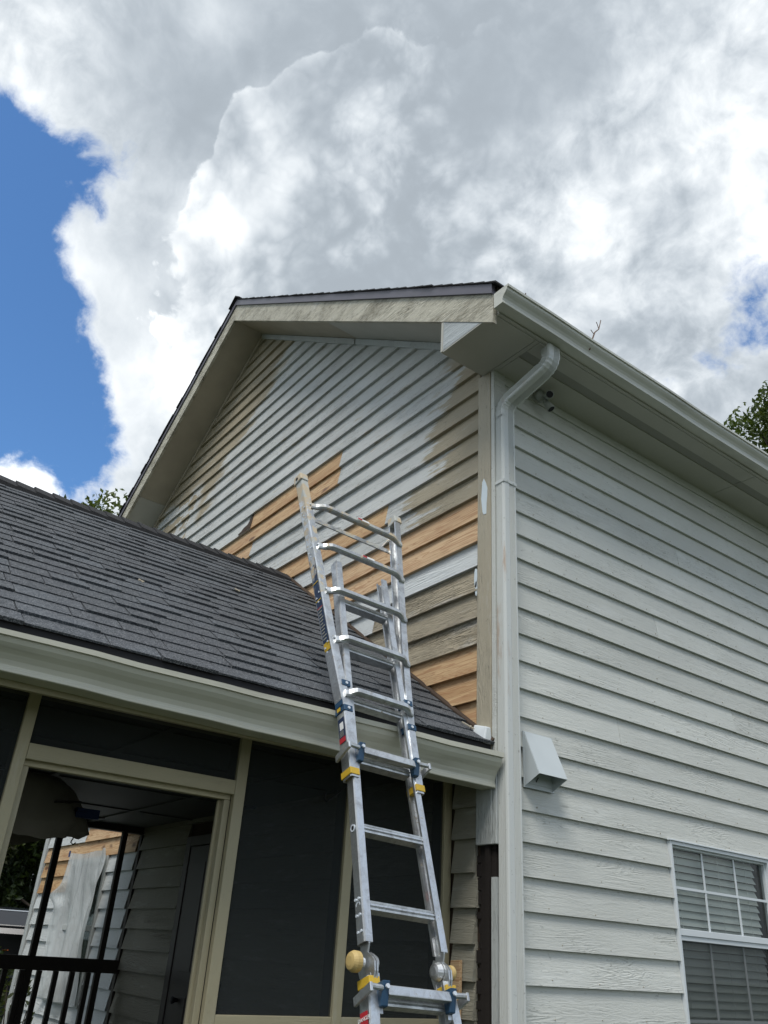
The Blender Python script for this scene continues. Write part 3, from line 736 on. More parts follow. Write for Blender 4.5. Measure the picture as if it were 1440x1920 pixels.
# side window
def window(name_parent):
    w = MB(); f = .022
    for (a_, b_, c_, d_) in ((WY0, WY0+f, WZ0, WZ1), (WY1-f, WY1, WZ0, WZ1), (WY0+f, WY1-f, WZ1-f, WZ1), (WY0+f, WY1-f, WZ0, WZ0+f)):
        w.box(-.04, .036, a_, b_, c_, d_)
    w.box(-.006, .046, WY0-.012, WY1+.012, WZ1+.001, WZ1+.012)
    W = w.build('window', 'window vinyl', name_parent, bevel=.002)
    zm = 1.848
    # meeting rail
    MB().box(-.03, .026, WY0+f, WY1-f, zm-.018, zm+.022).build('meeting_rail', 'window vinyl', W, bevel=.003)
    # lower sash frame, set inside a screen frame
    b = MB(); a0, a1 = WY0+f, WY1-f
    for q in ((a0, a0+.028, WZ0+f, zm-.018), (a1-.028, a1, WZ0+f, zm-.018), (a0+.028, a1-.028, zm-.046, zm-.0185), (a0+.028, a1-.028, WZ0+f, WZ0+.05)): b.box(-.012, .018, *q)
    b.build('lower_sash', 'window vinyl', W, bevel=.002)
    b = MB()
    for q in ((a0, a0+.014, zm+.022, WZ1-f), (a1-.014, a1, zm+.022, WZ1-f), (a0+.014, a1-.014, WZ1-f-.014, WZ1-f)): b.box(-.03, .012, *q)
    b.build('upper_sash', 'window vinyl', W, bevel=.002)
    cols = [a0+(a1-a0)*t for t in (1/3, 2/3)]
    def grid(z0, z1, mat, xo):
        for c_ in cols: MB().box(xo-.006, xo, c_-.008, c_+.008, z0, z1).build('muntin', mat, W)
        zc = (z0+z1)/2; MB().box(xo-.0075, xo+.0015, a0+.014, a1-.014, zc-.008, zc+.008).build('muntin', mat, W)
    grid(zm+.022, WZ1-f-.014, 'window vinyl', -.004); grid(WZ0+.05, zm-.046, 'sash grey', -.014)
    # panes
    ys_ = [a0+.014]+cols+[a1-.014]
    for zz0, zz1, xg in ((zm+.024, WZ1-f-.016, -.012), (WZ0+.052, zm-.048, -.024)):
        zc = (zz0+zz1)/2
        for i in range(3):
            for (p0, p1) in ((zz0, zc), (zc, zz1)):
                MB().add([(xg, ys_[i], p0), (xg, ys_[i+1], p0), (xg, ys_[i+1], p1), (xg, ys_[i], p1)], [(0, 1, 2, 3)]).build('pane', 'window glass', W, fixn=False)
    # insect screen on the lower half
    MB().add([(.010, a0+.028, WZ0+.05), (.010, a1-.028, WZ0+.05), (.010, a1-.028, zm-.046), (.010, a0+.028, zm-.046)], [(0, 1, 2, 3)]).build('insect_screen', 'fine screen', W)
    # venetian blind
    z = WZ1-.06; n = 0; sm = None
    while z > WZ0+.06:
        t = -(1.12+random.uniform(-.10, .10))
        b = MB(); dx, dz_ = .024*math.cos(t), .024*math.sin(t)
        b.hexa([(-.052-dx, a0+.02, z-dz_), (-.052+dx, a0+.02, z+dz_*1.0), (-.052+dx, a1-.07, z+dz_), (-.052-dx, a1-.07, z-dz_),
                (-.052-dx, a0+.02, z-dz_+.003), (-.052+dx, a0+.02, z+dz_+.003), (-.052+dx, a1-.07, z+dz_+.003), (-.052-dx, a1-.07, z-dz_+.003)])
        b.build('slat', 'blind slat', W); z -= .047
    for yy in (a0+.12, (a0+a1)/2+.02, a1-.22): MB().tube([(-.026, yy, WZ1-.03), (-.026, yy, WZ0+.1)], .0015, 4).build('blind_cord', 'blind slat', W)
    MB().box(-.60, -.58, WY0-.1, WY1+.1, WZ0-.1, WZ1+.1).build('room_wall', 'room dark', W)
    return W
win = window(house)

# ------------------------------------------------------------------ porch
SP = .70; EX, EZ = .005, 2.748               # porch roof slope, eave edge
RX = -2.85; RZ = EZ+SP*(EX-RX)
YN = -4.35                                   # front end of the porch
porch = thing('screened_porch', (-2.85, -2.1, 0), 'screened porch with dark shingle roof and tan trim built against the gable wall', 'porch')
PX = -.38
zf = lambda x: EZ+SP*(EX-x) if x > RX else EZ+SP*(x-(2*RX-EX))
# deck of the roof
for s_ in (1, -1):
    xe = EX-.012 if s_ > 0 else 2*RX-EX+.012; b = MB()
    b.hexa([(xe, YN-.2, zf(xe)-.045), (RX, YN-.2, RZ-.045), (RX, -.036, RZ-.045), (xe, -.036, zf(xe)-.045), (xe, YN-.2, zf(xe)-.008), (RX, YN-.2, RZ-.008), (RX, -.036, RZ-.008), (xe, -.036, zf(xe)-.008)])
    b.build('roof_deck', 'dark trim', porch)
MB().box(EX-.014, EX-.004, YN-.2, -.04, EZ-.105, EZ-.004).build('drip_edge', 'black metal', porch)
MB().box(-.105, -.080, YN-.2, -.04, 2.50, 2.69).build('fascia_board', 'porch beam paint', porch)
ca = math.atan(SP); cc, ss_ = math.cos(ca), math.sin(ca)
def rp(t, y, h, side=1):      # t up the slope from the eave, h above the deck
    x = EX-t*cc+h*ss_; z = EZ+t*ss_+h*cc
    return (x if side > 0 else 2*RX-x, y, z)
random.seed(21)
EXPO = .146; LEN = (EX-RX)/cc; row = 0; t = -.012; count = 0
stuff = MB(); mesh_cache = {}
YS0 = -.012
while t < LEN-.03:
    y = YS0; first = True; t1 = min(t+EXPO+.035, LEN)
    off_ = random.uniform(0, .3)
    thick_prev = False
    while y > YN-.2:
        w = random.choice((.17, .21, .25, .29, .34, .38))
        if first: w = max(.12, w-off_); first = False
        y2 = max(y-w, YN-.2); g_ = .006
        thick = not thick_prev if random.random() < .75 else thick_prev; thick_prev = thick
        th = .0125 if thick else .0050
        dt = random.uniform(-.003, .003)+(0 if thick else .004)
        ta = t+dt
        pts8 = [rp(ta, y-g_, .001), rp(ta, y2+g_*0, .001), rp(t1, y2, -.004), rp(t1, y-g_, -.004), rp(ta, y-g_, .006+th), rp(ta, y2, .006+th), rp(t1, y2, .0025), rp(t1, y-g_, .0025)]
        if (y+y2)/2 > -3.02-.0*t and count < 298:
            MB().hexa(pts8).build('shingle', 'shingle', porch); count += 1
        else: stuff.hexa(pts8)
        y = y2
    t += EXPO; row += 1
# far slope, unseen from here but real
t = 0
while t < LEN-.03:
    t1 = min(t+EXPO+.03, LEN); stuff.hexa([rp(t, YN-.2, .0, -1), rp(t, YS0, .0, -1), rp(t1, YS0, -.003, -1), rp(t1, YN-.2, -.003, -1), rp(t, YN-.2, .014, -1), rp(t, YS0, .014, -1), rp(t1, YS0, .004, -1), rp(t1, YN-.2, .004, -1)]); t += EXPO
kind(stuff.build('shingles', 'shingle', porch), 'stuff')
y = -.02; k = 0
while y > YN-.15:
    y1 = y-.19; h0 = .004+random.uniform(0, .002); h1 = .014+random.uniform(0, .004)
    pr = [(-.150, -.100), (-.07, -.045), (0, .0), (.07, -.045), (.150, -.100), (.152, -.070), (.07, -.008), (0, .040), (-.07, -.008), (-.152, -.070)]
    b = MB(); b.prism(pr, lambda u, v: (RX+u, y, RZ+v+h0-.012), lambda u, v: (RX+u, y1, RZ+v+h1-.004)); b.build('ridge_cap', 'ridge shingle', porch)
    y -= .148
# step flashing line against the gable wall
b = MB(); b.hexa([rp(0, -.045, .010), rp(0, -.030, .010), rp(LEN, -.030, .010), rp(LEN, -.045, .010), rp(0, -.045, .020), rp(0, -.030, .035), rp(LEN, -.030, .035), rp(LEN, -.045, .020)]); b.build('step_flashing', 'rotten wood', porch)
# gutter of the porch
gutter(-.076, 2.487, .182, .192, YN-.15, -.045, 'porch gutter paint', porch, -.34)
# beam, posts and rails of the side that faces us
def trim(x0, x1, y0, y1, z0, z1, name, mat='porch trim paint', par=porch, bev=.003): return MB().box(x0, x1, y0, y1, z0, z1).build(name, mat, par, bevel=bev)
trim(PX-.10, PX+.001, YN, -.036, 2.572, 2.70, 'header_beam', 'porch beam paint')
MB().box(PX+.002, -.106, YN, -.036, 2.585, 2.60).build('soffit_panel', 'porch beam paint', porch)
MB().box(PX+.002, PX+.024, YN, -.036, 2.532, 2.585).build('frieze_board', 'porch beam paint', porch) if False else None
PY = [(-.060, -.001), (-.772, -.714), (-1.480, -1.420), (-2.585, -2.533), (-3.45, -3.39), (YN, YN+.06)]
for (a_, b_) in PY: trim(PX-.036, PX, a_, b_, .42, 2.571, 'post')
for (a_, b_) in PY: trim(PX-.125, PX-.038, a_+.004, b_-.004, .42, 2.571, 'post', 'ceiling panel')
trim(PX-.036, PX-.001, -2.532, -1.481, 2.280, 2.350, 'transom_rail', 'porch beam paint')
trim(PX-.075, PX-.037, -2.532, -1.481, 2.255, 2.330, 'door_head', 'porch beam paint')
trim(PX-.075, PX-.037, -1.515, -1.481, .42, 2.254, 'door_jamb'); trim(PX-.095, PX-.076, -1.530, -1.495, .42, 2.254, 'door_stop')
trim(PX-.075, PX-.037, -2.532, -2.500, .42, 2.254, 'door_jamb')
for a_, b_ in ((-.713, -.061), (-1.419, -.773), (-3.389, -2.586), (YN+.06, -3.451)):
    trim(PX-.036, PX-.002, a_, b_, 1.27, 1.315, 'chair_rail', 'porch beam paint')
    trim(PX-.036, PX-.002, a_, b_, .42, .50, 'bottom_rail', 'porch beam paint')
def screen(y0, y1, z0, z1, x=PX-.02, nm='screen_panel'):
    MB().add([(x, y0, z0), (x, y1, z0), (x, y1, z1), (x, y0, z1)], [(0, 1, 2, 3)]).build(nm, 'screen mesh', porch)
for a_, b_ in ((-.714, -.060), (-1.420, -.772), (-3.39, -2.585), (YN+.06, -3.45)):
    screen(a_, b_, 1.315, 2.571); screen(a_, b_, .50, 1.27)
screen(-2.532, -1.481, 2.350, 2.571)
# far side
FX = 2*RX-PX
for (a_, b_) in ((-.895, -.835), (-.238, -.185), (-.035, .0), (-1.75, -1.67), (-2.6, -2.52), (-3.45, -3.37), (YN, YN+.08)):
    trim(FX+.01, FX+.065, a_, b_, .42, 2.56, 'post', 'dark trim')
trim(FX, FX+.10, YN, -.036, 2.561, 2.70, 'header_beam', 'dark trim')
trim(FX+.005, FX+.075, YN, -.004, 1.29, 1.405, 'handrail', 'dark trim')
trim(FX+.015, FX+.065, YN, -.004, .50, .54, 'bottom_rail', 'dark trim')
bal = MB().box(FX+.018, FX+.060, -.022, .022, .541, 1.288)
b0 = None; y = -.30
while y > YN+.1:
    if b0 is None: b0 = bal.build('baluster', 'dark trim', porch)
    o = b0.copy() if y < -.30 else b0
    if o is not b0: COL.objects.link(o)
    o.location = b0.location + Vector((0, 0, 0)) if o is b0 else Vector((0, y+.0, 0))
    if o is b0: o.location = (0, y, 0)
    y -= .155
# front end wall posts
for xx in (-1.2, -2.1, -3.0, -3.9, -4.7): trim(xx-.03, xx+.03, YN, YN+.04, .42, 2.571, 'post', 'porch trim paint')
trim(FX+.1, PX-.1, YN, YN+.10, 2.572, 2.70, 'header_beam', 'porch beam paint'); trim(FX+.1, PX-.1, YN, YN+.05, 1.27, 1.315, 'chair_rail', 'porch beam paint')
MB().add([(FX+.09, YN+.02, .45), (PX-.05, YN+.02, .45), (PX-.05, YN+.02, 2.57), (FX+.09, YN+.02, 2.57)], [(0, 1, 2, 3)]).build('screen_panel', 'screen mesh', porch)
MB().add([(FX+.09, YN+.03, 2.70), (PX-.05, YN+.03, 2.70), (RX, YN+.03, RZ-.06)], [(0, 1, 2)]).build('gable_end', 'gable paint', porch)
# ceiling with battens
MB().box(FX+.02, PX-.02, YN+.02, -.036, 2.625, 2.64).build('ceiling', 'ceiling panel', porch)
for yy in (-.62, -1.73, -2.95, -4.1): MB().box(FX+.10, PX-.10, yy-.025, yy+.025, 2.612, 2.624).build('ceiling_batten', 'ceiling panel', porch)
for xx in (-.82, -1.6, -2.85, -4.07): MB().box(xx-.02, xx+.02, YN+.1, -.04, 2.614, 2.6245).build('ceiling_batten', 'ceiling panel', porch)
MB().box(FX-.02, PX+.02, YN-.02, -.036, .30, .42).build('floor', 'porch floor paint', porch)
MB().box(FX+.02, PX-.02, YN+.02, YN+.06, .0, .30).build('skirt', 'porch trim paint', porch); MB().box(PX-.04, PX-.01, YN, -.04, .0, .30).build('skirt', 'porch trim paint', porch)

# back door of the house, inside the porch
dr = MB().box(-4.00, -3.20, -.030, -.006, .42, 2.38).build('door', 'door paint', house, bevel=.004)
for z0, z1 in ((.58, 1.20), (1.38, 2.24)):
    for x0 in (-3.90, -3.55): MB().box(x0, x0+.26, -.036, -.031, z0, z1).build('door_panel', 'door paint', dr, bevel=.003)
MB().tube([(-3.90+.17-.05, -.03, 1.17), (-3.78, -.06, 1.17), (-3.78, -.085, 1.17)], [.012, .018, .030], 12).build('door_knob', 'black metal', dr, smooth=True)
for q in ((-4.10, -4.005, .42, 2.47), (-3.195, -3.105, .42, 2.47), (-4.005, -3.195, 2.385, 2.47)): MB().box(q[0], q[1], -.040, -.004, q[2], q[3]).build('door_casing', 'door paint', house, bevel=.003)
# covered window of the far ground floor
for q in ((-7.355, -7.29, .93, 2.40), (-6.21, -6.145, .93, 2.40), (-7.29, -6.21, 2.33, 2.40), (-7.29, -6.21, .93, 1.00), (-7.29, -6.21, 1.64, 1.70)): MB().box(q[0], q[1], -.040, .004, q[2], q[3]).build('window_frame', 'corner paint fresh', house, bevel=.003)
MB().box(-7.29, -6.21, -.006, .002, 1.0, 2.33).build('window_pane', 'window glass', house)
# plastic sheet over it
ps = MB(); NX, NZ = 34, 46; random.seed(3); vs = []
for j in range(NZ+1):
    v = j/NZ; z = 2.475-1.52*v
    xl = -7.37+.05*math.sin(v*9); xr = -6.13-.02*v+.03*math.sin(v*7)
    xr -= .0
    for i in range(NX+1):
        u = i/NX; xx = xl+(xr-xl)*u-(.34*math.exp(-((v-.31)/.05)**2)*max(0, 1-u/.16))
        fold = .034*math.sin(u*13+v*1.8+.5*math.sin(v*6))+.016*math.sin(u*31-v*3+math.sin(v*9))+.030*math.sin(u*6+v*5)*v
        fold *= .4+.6*min(1, v*3)
        if u > .7: fold += .03*math.sin((u-.7)*30+math.sin(v*14)*1.4)*max(0, 1-v*2)
        if u < .12: fold += .05*v*(1-u/.12)
        vs.append((xx, -.075-fold, z+.03*math.sin(u*3.1)*(1-v)*-1))
ps.add(vs, [(j*(NX+1)+i, j*(NX+1)+i+1, (j+1)*(NX+1)+i+1, (j+1)*(NX+1)+i) for j in range(NZ) for i in range(NX)])
tag(ps.build('plastic_sheet', 'plastic film', None, smooth=True), 'clear plastic masking sheet hung over the ground floor window beyond the porch', 'plastic sheet')
tp = thing('masking_tape', (-7.37, -.06, 2.46), 'small dark blue tape piece holding the upper left corner of the plastic sheet', 'tape')
MB().box(-7.40, -7.35, -.085, -.080, 2.43, 2.50).build('tape_strip', 'blue tape', tp)

# ceiling fan wrapped in a painter's sheet
fan = thing('ceiling_fan', (-2.75, -1.95, 2.62), 'ceiling fan wrapped in a grey drop cloth with dark blue tape inside the porch', 'ceiling fan')
MB().tube([(-2.75, -1.95, 2.62), (-2.75, -1.95, 2.44)], .02, 8).build('rod', 'black metal', fan)
MB().tube([(-2.75, -1.95, 2.45), (-2.75, -1.95, 2.42), (-2.75, -1.95, 2.32), (-2.75, -1.95, 2.29)], [.06, .11, .11, .05], 16).build('motor', 'black metal', fan, smooth=True)
for a_ in range(5):
    an = R(20+72*a_); c, s_ = math.cos(an), math.sin(an)
    b = MB(); b.box(.10, .62, -.06, .06, 2.365, 2.375, lambda x, y, z: (-2.75+x*c-y*s_, -1.95+x*s_+y*c, z+y*.12)); b.build('blade', 'dark trim', fan)
dv = MB(); n1, n2 = 60, 14; random.seed(9); vs = []
for j in range(n2+1):
    for i in range(n1):
        an = 2*math.pi*i/n1; q = min(1, j/9.)
        lobe = 1+.14*math.cos(5*(an-R(20)))+.03*math.sin(an*11+1)
        rr = (.05+.43*q**.55)*(1+(lobe-1)*q)
        drop = -.17+.32*q**2.2+(.014*(j-9)*(1+.5*math.sin(an*2+1.2)) if j > 9 else 0)+.012*math.sin(an*5+1)*q
        if j > 9: rr *= 1-.02*(j-9)
        vs.append((-2.72+rr*math.cos(an), -1.95+rr*math.sin(an), 2.40-drop+.006*math.sin(an*17+j)))
dv.add(vs, [(j*n1+i, j*n1+(i+1) % n1, (j+1)*n1+(i+1) % n1, (j+1)*n1+i) for j in range(n2) for i in range(n1)])
dv.build('drop_cloth', 'drape cloth', fan, smooth=True, fixn=False)
b = MB(); b.box(-2.46, -2.30, -1.66, -1.62, 2.335, 2.35); b.box(-2.38, -2.33, -1.66, -1.50, 2.30, 2.36); b.build('tape_strip', 'blue tape', fan)
# plant hooks
b = MB(); b.tube([(PX-.0+.012, -.79, 2.44), (PX+.016, -.80, 2.43), (PX+.018, -.85, 2.385), (PX+.018, -.90, 2.345), (PX+.018, -.93, 2.325), (PX+.018, -.945, 2.335), (PX+.018, -.945, 2.36), (PX+.018, -.93, 2.37)], .006, 6)
tag(b.build('plant_hook', 'black metal'), 'black iron plant hook hanging before the wide dark screen left of the ladder', 'hook', None)
b = MB(); b.tube([(FX+.10, -.80, 2.50), (FX+.12, -.77, 2.49), (FX+.12, -.755, 2.44), (FX+.12, -.77, 2.40), (FX+.12, -.745, 2.38), (FX+.12, -.72, 2.40)], .007, 6)
tag(b.build('plant_hook', 'black metal'), 'small black hook on the far porch post above the railing', 'hook')
# cedar offcut
o = MB().hexa([(-.295, -.075, .9), (-.225, -.075, .9), (-.225, -.05, .9), (-.295, -.05, .9), (-.300, -.062, 1.60), (-.228, -.062, 1.605), (-.228, -.040, 1.605), (-.300, -.040, 1.60)]).build('cedar_offcut', 'cedar')
tag(o, 'narrow raw cedar offcut standing against the porch end siding behind the ladder', 'wood strip')
# loose bits on the porch roof
random.seed(4)
for (tt, yy, ln, lab) in ((.12, -.10, .10, 'pale dry leaf scrap on the porch roof beside the kick-out flashing'), (1.35, -1.95, .05, 'tiny pale paint chip on the middle of the porch roof slope'), (2.0, -1.05, .06, 'tiny pale scrap on the porch roof just below the ridge')):
    p = rp(tt, yy, .024); q = rp(tt+ln*.7, yy-ln*.5, .026); b = MB(); b.tube([p, q], .005, 5); b.tube([rp(tt+.01, yy-.03, .026), rp(tt+ln*.5, yy+.01, .024)], .004, 5)
    tag(b.build('roof_debris', 'rake soffit paint'), lab, 'debris')

# ------------------------------------------------------------------ ladder
LA = R(70); LU = Vector((-math.cos(LA), 0, math.sin(LA))); LN = Vector((math.sin(LA), 0, math.cos(LA))); LY = Vector((0, 1, 0)); tau = .05
LU2 = LU*math.cos(tau)+LY*math.sin(tau); LA2 = LY*math.cos(tau)-LU*math.sin(tau)
LO = Vector((.20, -1.0, 2.65))
def L(a, s, d): return LO+LA2*a+LU2*s+LN*d
foot = L(0, -2.80, 0)
ladder = thing('ladder', (foot.x, foot.y, 0), 'aluminium multi-position ladder leaning on the porch gutter with flared paint-smeared top', 'ladder')
def channel(st, sgn, d0, d1, fl, name, mat, tw=.004):
    """C rail; st = [(s, outer a)], web outside, flanges pointing to the middle"""
    rings = []
    for s_, a_ in st:
        A = a_; o_ = sgn
        pr = [(A, d1-.008), (A-o_*.004, d1), (A-o_*fl, d1), (A-o_*fl, d1-.012), (A-o_*(fl-tw), d1-.012), (A-o_*(fl-tw), d1-tw), (A-o_*.010, d1-tw), (A-o_*tw, d1-.02),
              (A-o_*tw, (d0+d1)/2+.008), (A-o_*(tw+.004), (d0+d1)/2), (A-o_*tw, (d0+d1)/2-.008),
              (A-o_*tw, d0+.02), (A-o_*.010, d0+tw), (A-o_*(fl-tw), d0+tw), (A-o_*(fl-tw), d0+.012), (A-o_*fl, d0+.012), (A-o_*fl, d0), (A-o_*.004, d0), (A, d0+.008)]
        rings.append([L(x_, s_, y_) for x_, y_ in pr])
    return MB().sweep(rings).build(name, mat, ladder)
def hw(s_): return .228 if s_ < .02 else .228+(s_-.02)*(.400-.228)/1.68
UP = [(-.345, .222), (.02, .228), (.5, hw(.5)), (1.1, hw(1.1)), (1.70, .400)]
for sg in (-1, 1):
    channel([(s_, sg*a_+(-.012 if s_ > .3 else 0)) for s_, a_ in UP], sg, -.075, 0, .046, 'outer_rail', 'painted aluminium' if sg < 0 else 'aluminium')
    channel([(-1.075, sg*.222), (-.35, sg*.205), (1.06, sg*.190)], sg, -.066, -.006, .040, 'inner_rail', 'aluminium')
    # end cap on the flared top
    A = sg*.400-.012
    b = MB()
    for (u0, u1) in ((A+sg*.006, A-sg*.052),):
        b.hexa([L(u0, 1.665, -.082), L(u1, 1.665, -.082), L(u1, 1.665, .007), L(u0, 1.665, .007), L(u0, 1.735, -.074), L(u1, 1.735, -.074), L(u1, 1.725, .002), L(u0, 1.725, .002)])
    b.build('end_cap', 'painted aluminium', ladder, bevel=.006)
    MB().tube([L(A+sg*.006, 1.695, -.04), L(A+sg*.009, 1.695, -.04)], .012, 10).build('cap_screw', 'black metal', ladder)
def outer_rung(s_, w, bow=.024):
    n = 24; rings = []; t_, h_ = .0165, .0185
    for k in range(n+1):
        u = -1+2*k/n; a_ = u*w
        e_ = min(1, (1-abs(u))/.30); e_ = e_*e_*(3-2*e_)
        d = .004+bow*e_; ds = .012*e_-.006
        fl = 1+.12*(1-e_)
        rings.append([L(a_, s_+ds+p*h_*fl, d+q*t_*(1 if e_ > .2 else .6)) for p, q in ((-1, -.85), (-.85, -1), (.85, -1), (1, -.85), (1, .45), (.62, 1), (-.62, 1), (-1, .45))])
    o = MB().sweep(rings).build('rung', 'painted aluminium' if s_ > 1. else 'aluminium', ladder, smooth=False)
    return o
for s_ in (1.447, 1.118, .785, .450, .118): outer_rung(s_, hw(s_)-.020)
# straight rung with lock pins
def inner_rung(s_, hw_=.19, d_=-.012):
    pr = [(.018, d_), (.018, d_-.050), (-.018, d_-.050), (-.018, d_-.002), (-.010, d_), (-.008, d_-.006), (-.003, d_+.004), (.004, d_+.004), (.008, d_-.006), (.012, d_-.002)]
    b = MB(); b.prism([(s_+p, q) for p, q in pr], lambda u, v: L(-hw_, u, v), lambda u, v: L(hw_, u, v)); b.build('rung', 'aluminium', ladder)
for s_ in (.770, .435, .100, -.235): inner_rung(s_, .160, -.020)
for s_ in (-.585, -.925): inner_rung(s_, .176, -.012)
# rear spreader bar and its two braces at the top
b = MB(); b.sweep([[L(a_, 1.425+p, -.078+q) for p, q in ((-.016, -.004), (-.016, .004), (.016, .004), (.016, -.004))] for a_ in (-.355, .335)]); b.build('spreader_bar', 'painted aluminium', ladder)
for sg in (-1, 1): MB().tube([L(sg*.375-.012, 1.60, -.075), L(sg*.26-.012, 1.44, -.080)], .006, 6).build('brace', 'painted aluminium', ladder)
# brackets (blue), bands (yellow), lock arms
def wrap(sg, A, s0, s1, d0, d1, fl, name, mat, par=ladder, pr=.004):
    u0, u1 = A+sg*pr, A-sg*(fl+pr)
    b = MB(); b.hexa([L(u0, s0, d0-pr), L(u1, s0, d0-pr), L(u1, s0, d1+pr), L(u0, s0, d1+pr), L(u0, s1, d0-pr), L(u1, s1, d0-pr), L(u1, s1, d1+pr), L(u0, s1, d1+pr)])
    return b.build(name, mat, par, bevel=.003)
for sg in (-1, 1):
    A = sg*.228
    for s0, s1 in ((.160, .195), (.010, .045)):
        br = wrap(sg, A, s0, s1, -.075, 0, .046, 'guide_bracket', 'bracket blue')
        MB().tube([L(A-sg*.025, (s0+s1)/2, .004), L(A-sg*.025, (s0+s1)/2, .008)], .008, 10).build('screw', 'chrome', br)
    if sg < 0:
        pl = MB(); u = A+sg*.0042; pl.hexa([L(u, .045, -.068), L(u-.003, .045, -.068), L(u-.003, .045, -.004), L(u, .045, -.004), L(u, .160, -.068), L(u-.003, .160, -.068), L(u-.003, .160, -.004), L(u, .160, -.004)])
        P_ = pl.build('guide_plate', 'bracket blue', ladder)
        for sc_ in (.175, .025): MB().hexa([L(u-.0055, sc_-.010, -.05), L(u-.0075, sc_-.010, -.05), L(u-.0075, sc_-.010, -.022), L(u-.0055, sc_-.010, -.022), L(u-.0055, sc_+.010, -.05), L(u-.0075, sc_+.010, -.05), L(u-.0075, sc_+.010, -.022), L(u-.0055, sc_+.010, -.022)]).build('yellow_mark', 'band yellow', P_)
def text(s, size, M, mat, parent, name='lettering'):
    c = bpy.data.curves.new(name, 'FONT'); c.body = s; c.size = size; c.extrude = .0006; c.align_x = 'CENTER'; c.align_y = 'CENTER'; c.materials.append(MAT[mat])
    o = bpy.data.objects.new(name, c); COL.objects.link(o); o.parent = parent
    off = Vector((0, 0, 0)); q = parent
    while q is not None: off += q.location; q = q.parent
    M = M.copy(); M.translation -= off
    me = bpy.data.meshes.new_from_object(o); COL.objects.unlink(o); bpy.data.objects.remove(o)
    o = bpy.data.objects.new(name, me); COL.objects.link(o); o.parent = parent; o.matrix_local = M; return o
def face_matrix(a, s_, d, xax, yax):
    """text lying in the plane spanned by xax, yax at ladder coordinates"""
    x_ = xax.normalized(); y_ = yax.normalized(); z_ = x_.cross(y_); p = L(a, s_, d)
    return Matrix(((x_.x, y_.x, z_.x, p.x), (x_.y, y_.y, z_.y, p.y), (x_.z, y_.z, z_.z, p.z), (0, 0, 0, 1)))
text('W', .045, face_matrix(-.228-.0085, .10, -.036, LN, LU2), 'label white', P_)
def lock_rung(s0, W_, A_, lower=False):
    # flat bar, blue cheek brackets, bent lock arms with round ends, yellow bands
    b = MB(); b.hexa([L(-W_, s0-.020, .004), L(W_, s0-.020, .004), L(W_, s0-.020, .040), L(-W_, s0-.020, .040), L(-W_, s0+.018, .004), L(W_, s0+.018, .004), L(W_, s0+.018, .036), L(-W_, s0+.018, .036)])
    b.build('rung', 'aluminium', ladder, bevel=.004)
    for sg in (-1, 1):
        c = sg*(W_+.012)
        bk = MB(); bk.hexa([L(c-.016, s0-.055, -.010), L(c+.016, s0-.055, -.010), L(c+.016, s0-.055, .018), L(c-.016, s0-.055, .018), L(c-.018, s0+.030, -.010), L(c+.018, s0+.030, -.010), L(c+.018, s0+.030, .048), L(c-.018, s0+.030, .048)])
        B_ = bk.build('lock_bracket', 'bracket blue', ladder, bevel=.004)
        MB().tube([L(c, s0+.008, .046), L(c, s0+.008, .053)], .009, 10).build('screw', 'chrome', B_)
        e_ = sg*(A_+.028)
        arm = MB(); arm.tube([L(c+sg*.012, s0+.006, .030), L(e_, s0+.008, .034)], .0115, 10)
        q = [L(e_+sg*.004, s0+.020, .045), L(e_-sg*.010, s0+.020, .045), L(e_-sg*.010, s0-.004, -.075), L(e_+sg*.004, s0-.004, -.075)]
        q2 = [v-LU2*.034 for v in q]; arm.hexa(q2+q)
        arm.build('lock_arm', 'aluminium', ladder, bevel=.003)
lock_rung(-.212, .158, .222)
for sg in (-1, 1): wrap(sg, sg*.222, -.335, -.300, -.075, 0, .046, 'band', 'band yellow')
# hinge
for sg in (-1, 1):
    A = sg*.205
    b = MB()
    pr = [(-1.00, -.060), (-1.00, -.010), (-1.08, -.008), (-1.11, -.022), (-1.135, .006), (-1.155, .018), (-1.19, .014), (-1.24, -.008), (-1.30, -.010), (-1.30, -.066), (-1.22, -.072), (-1.19, -.090), (-1.155, -.098), (-1.115, -.090), (-1.09, -.068)]
    b.prism(pr, lambda u, v: L(A-sg*.002, u, v), lambda u, v: L(A-sg*.010, u, v)); b.prism([(p, q) for p, q in pr[3:]], lambda u, v: L(A-sg*.014, u, v), lambda u, v: L(A-sg*.022, u, v))
    H = b.build('hinge', 'aluminium', ladder)
    hc = (-1.145, -.042)
    MB().tube([L(A+sg*.008, *hc), L(A+sg*.030, *hc)], .018, 12).build('hinge_shaft', 'chrome', H)
    MB().tube([L(A+sg*.030, *hc), L(A+sg*.034, *hc), L(A+sg*(.058 if sg < 0 else .046), *hc), L(A+sg*(.074 if sg < 0 else .056), *hc), L(A+sg*(.078 if sg < 0 else .059), *hc)], [q*(1 if sg < 0 else .8) for q in (.030, .039, .040, .032, .018)], 24).build('hinge_knob', 'knob yellow', H, bevel=.002)
    MB().tube([L(A-sg*.024, *hc), L(A-sg*.030, *hc), L(A-sg*.050, *hc), L(A-sg*.055, *hc)], [.036, .038, .030, .018], 20).build('hinge_cup', 'aluminium', H, smooth=False)
    riv = MB()
    for s_, d in ((-1.20, -.03), (-1.215, -.052), (-1.24, -.022), (-.965, -.025), (-.965, -.048), (-1.03, -.025), (-1.03, -.048), (-.90, -.025), (-.90, -.048)):
        for q in (A+sg*.0165,) if s_ > -1.1 else (A-sg*.002, A-sg*.022):
            riv.tube([L(q-.004, s_, d), L(q+.004, s_, d)], .0060, 8)
    kind(riv.build('rivets', 'chrome', H), 'stuff')
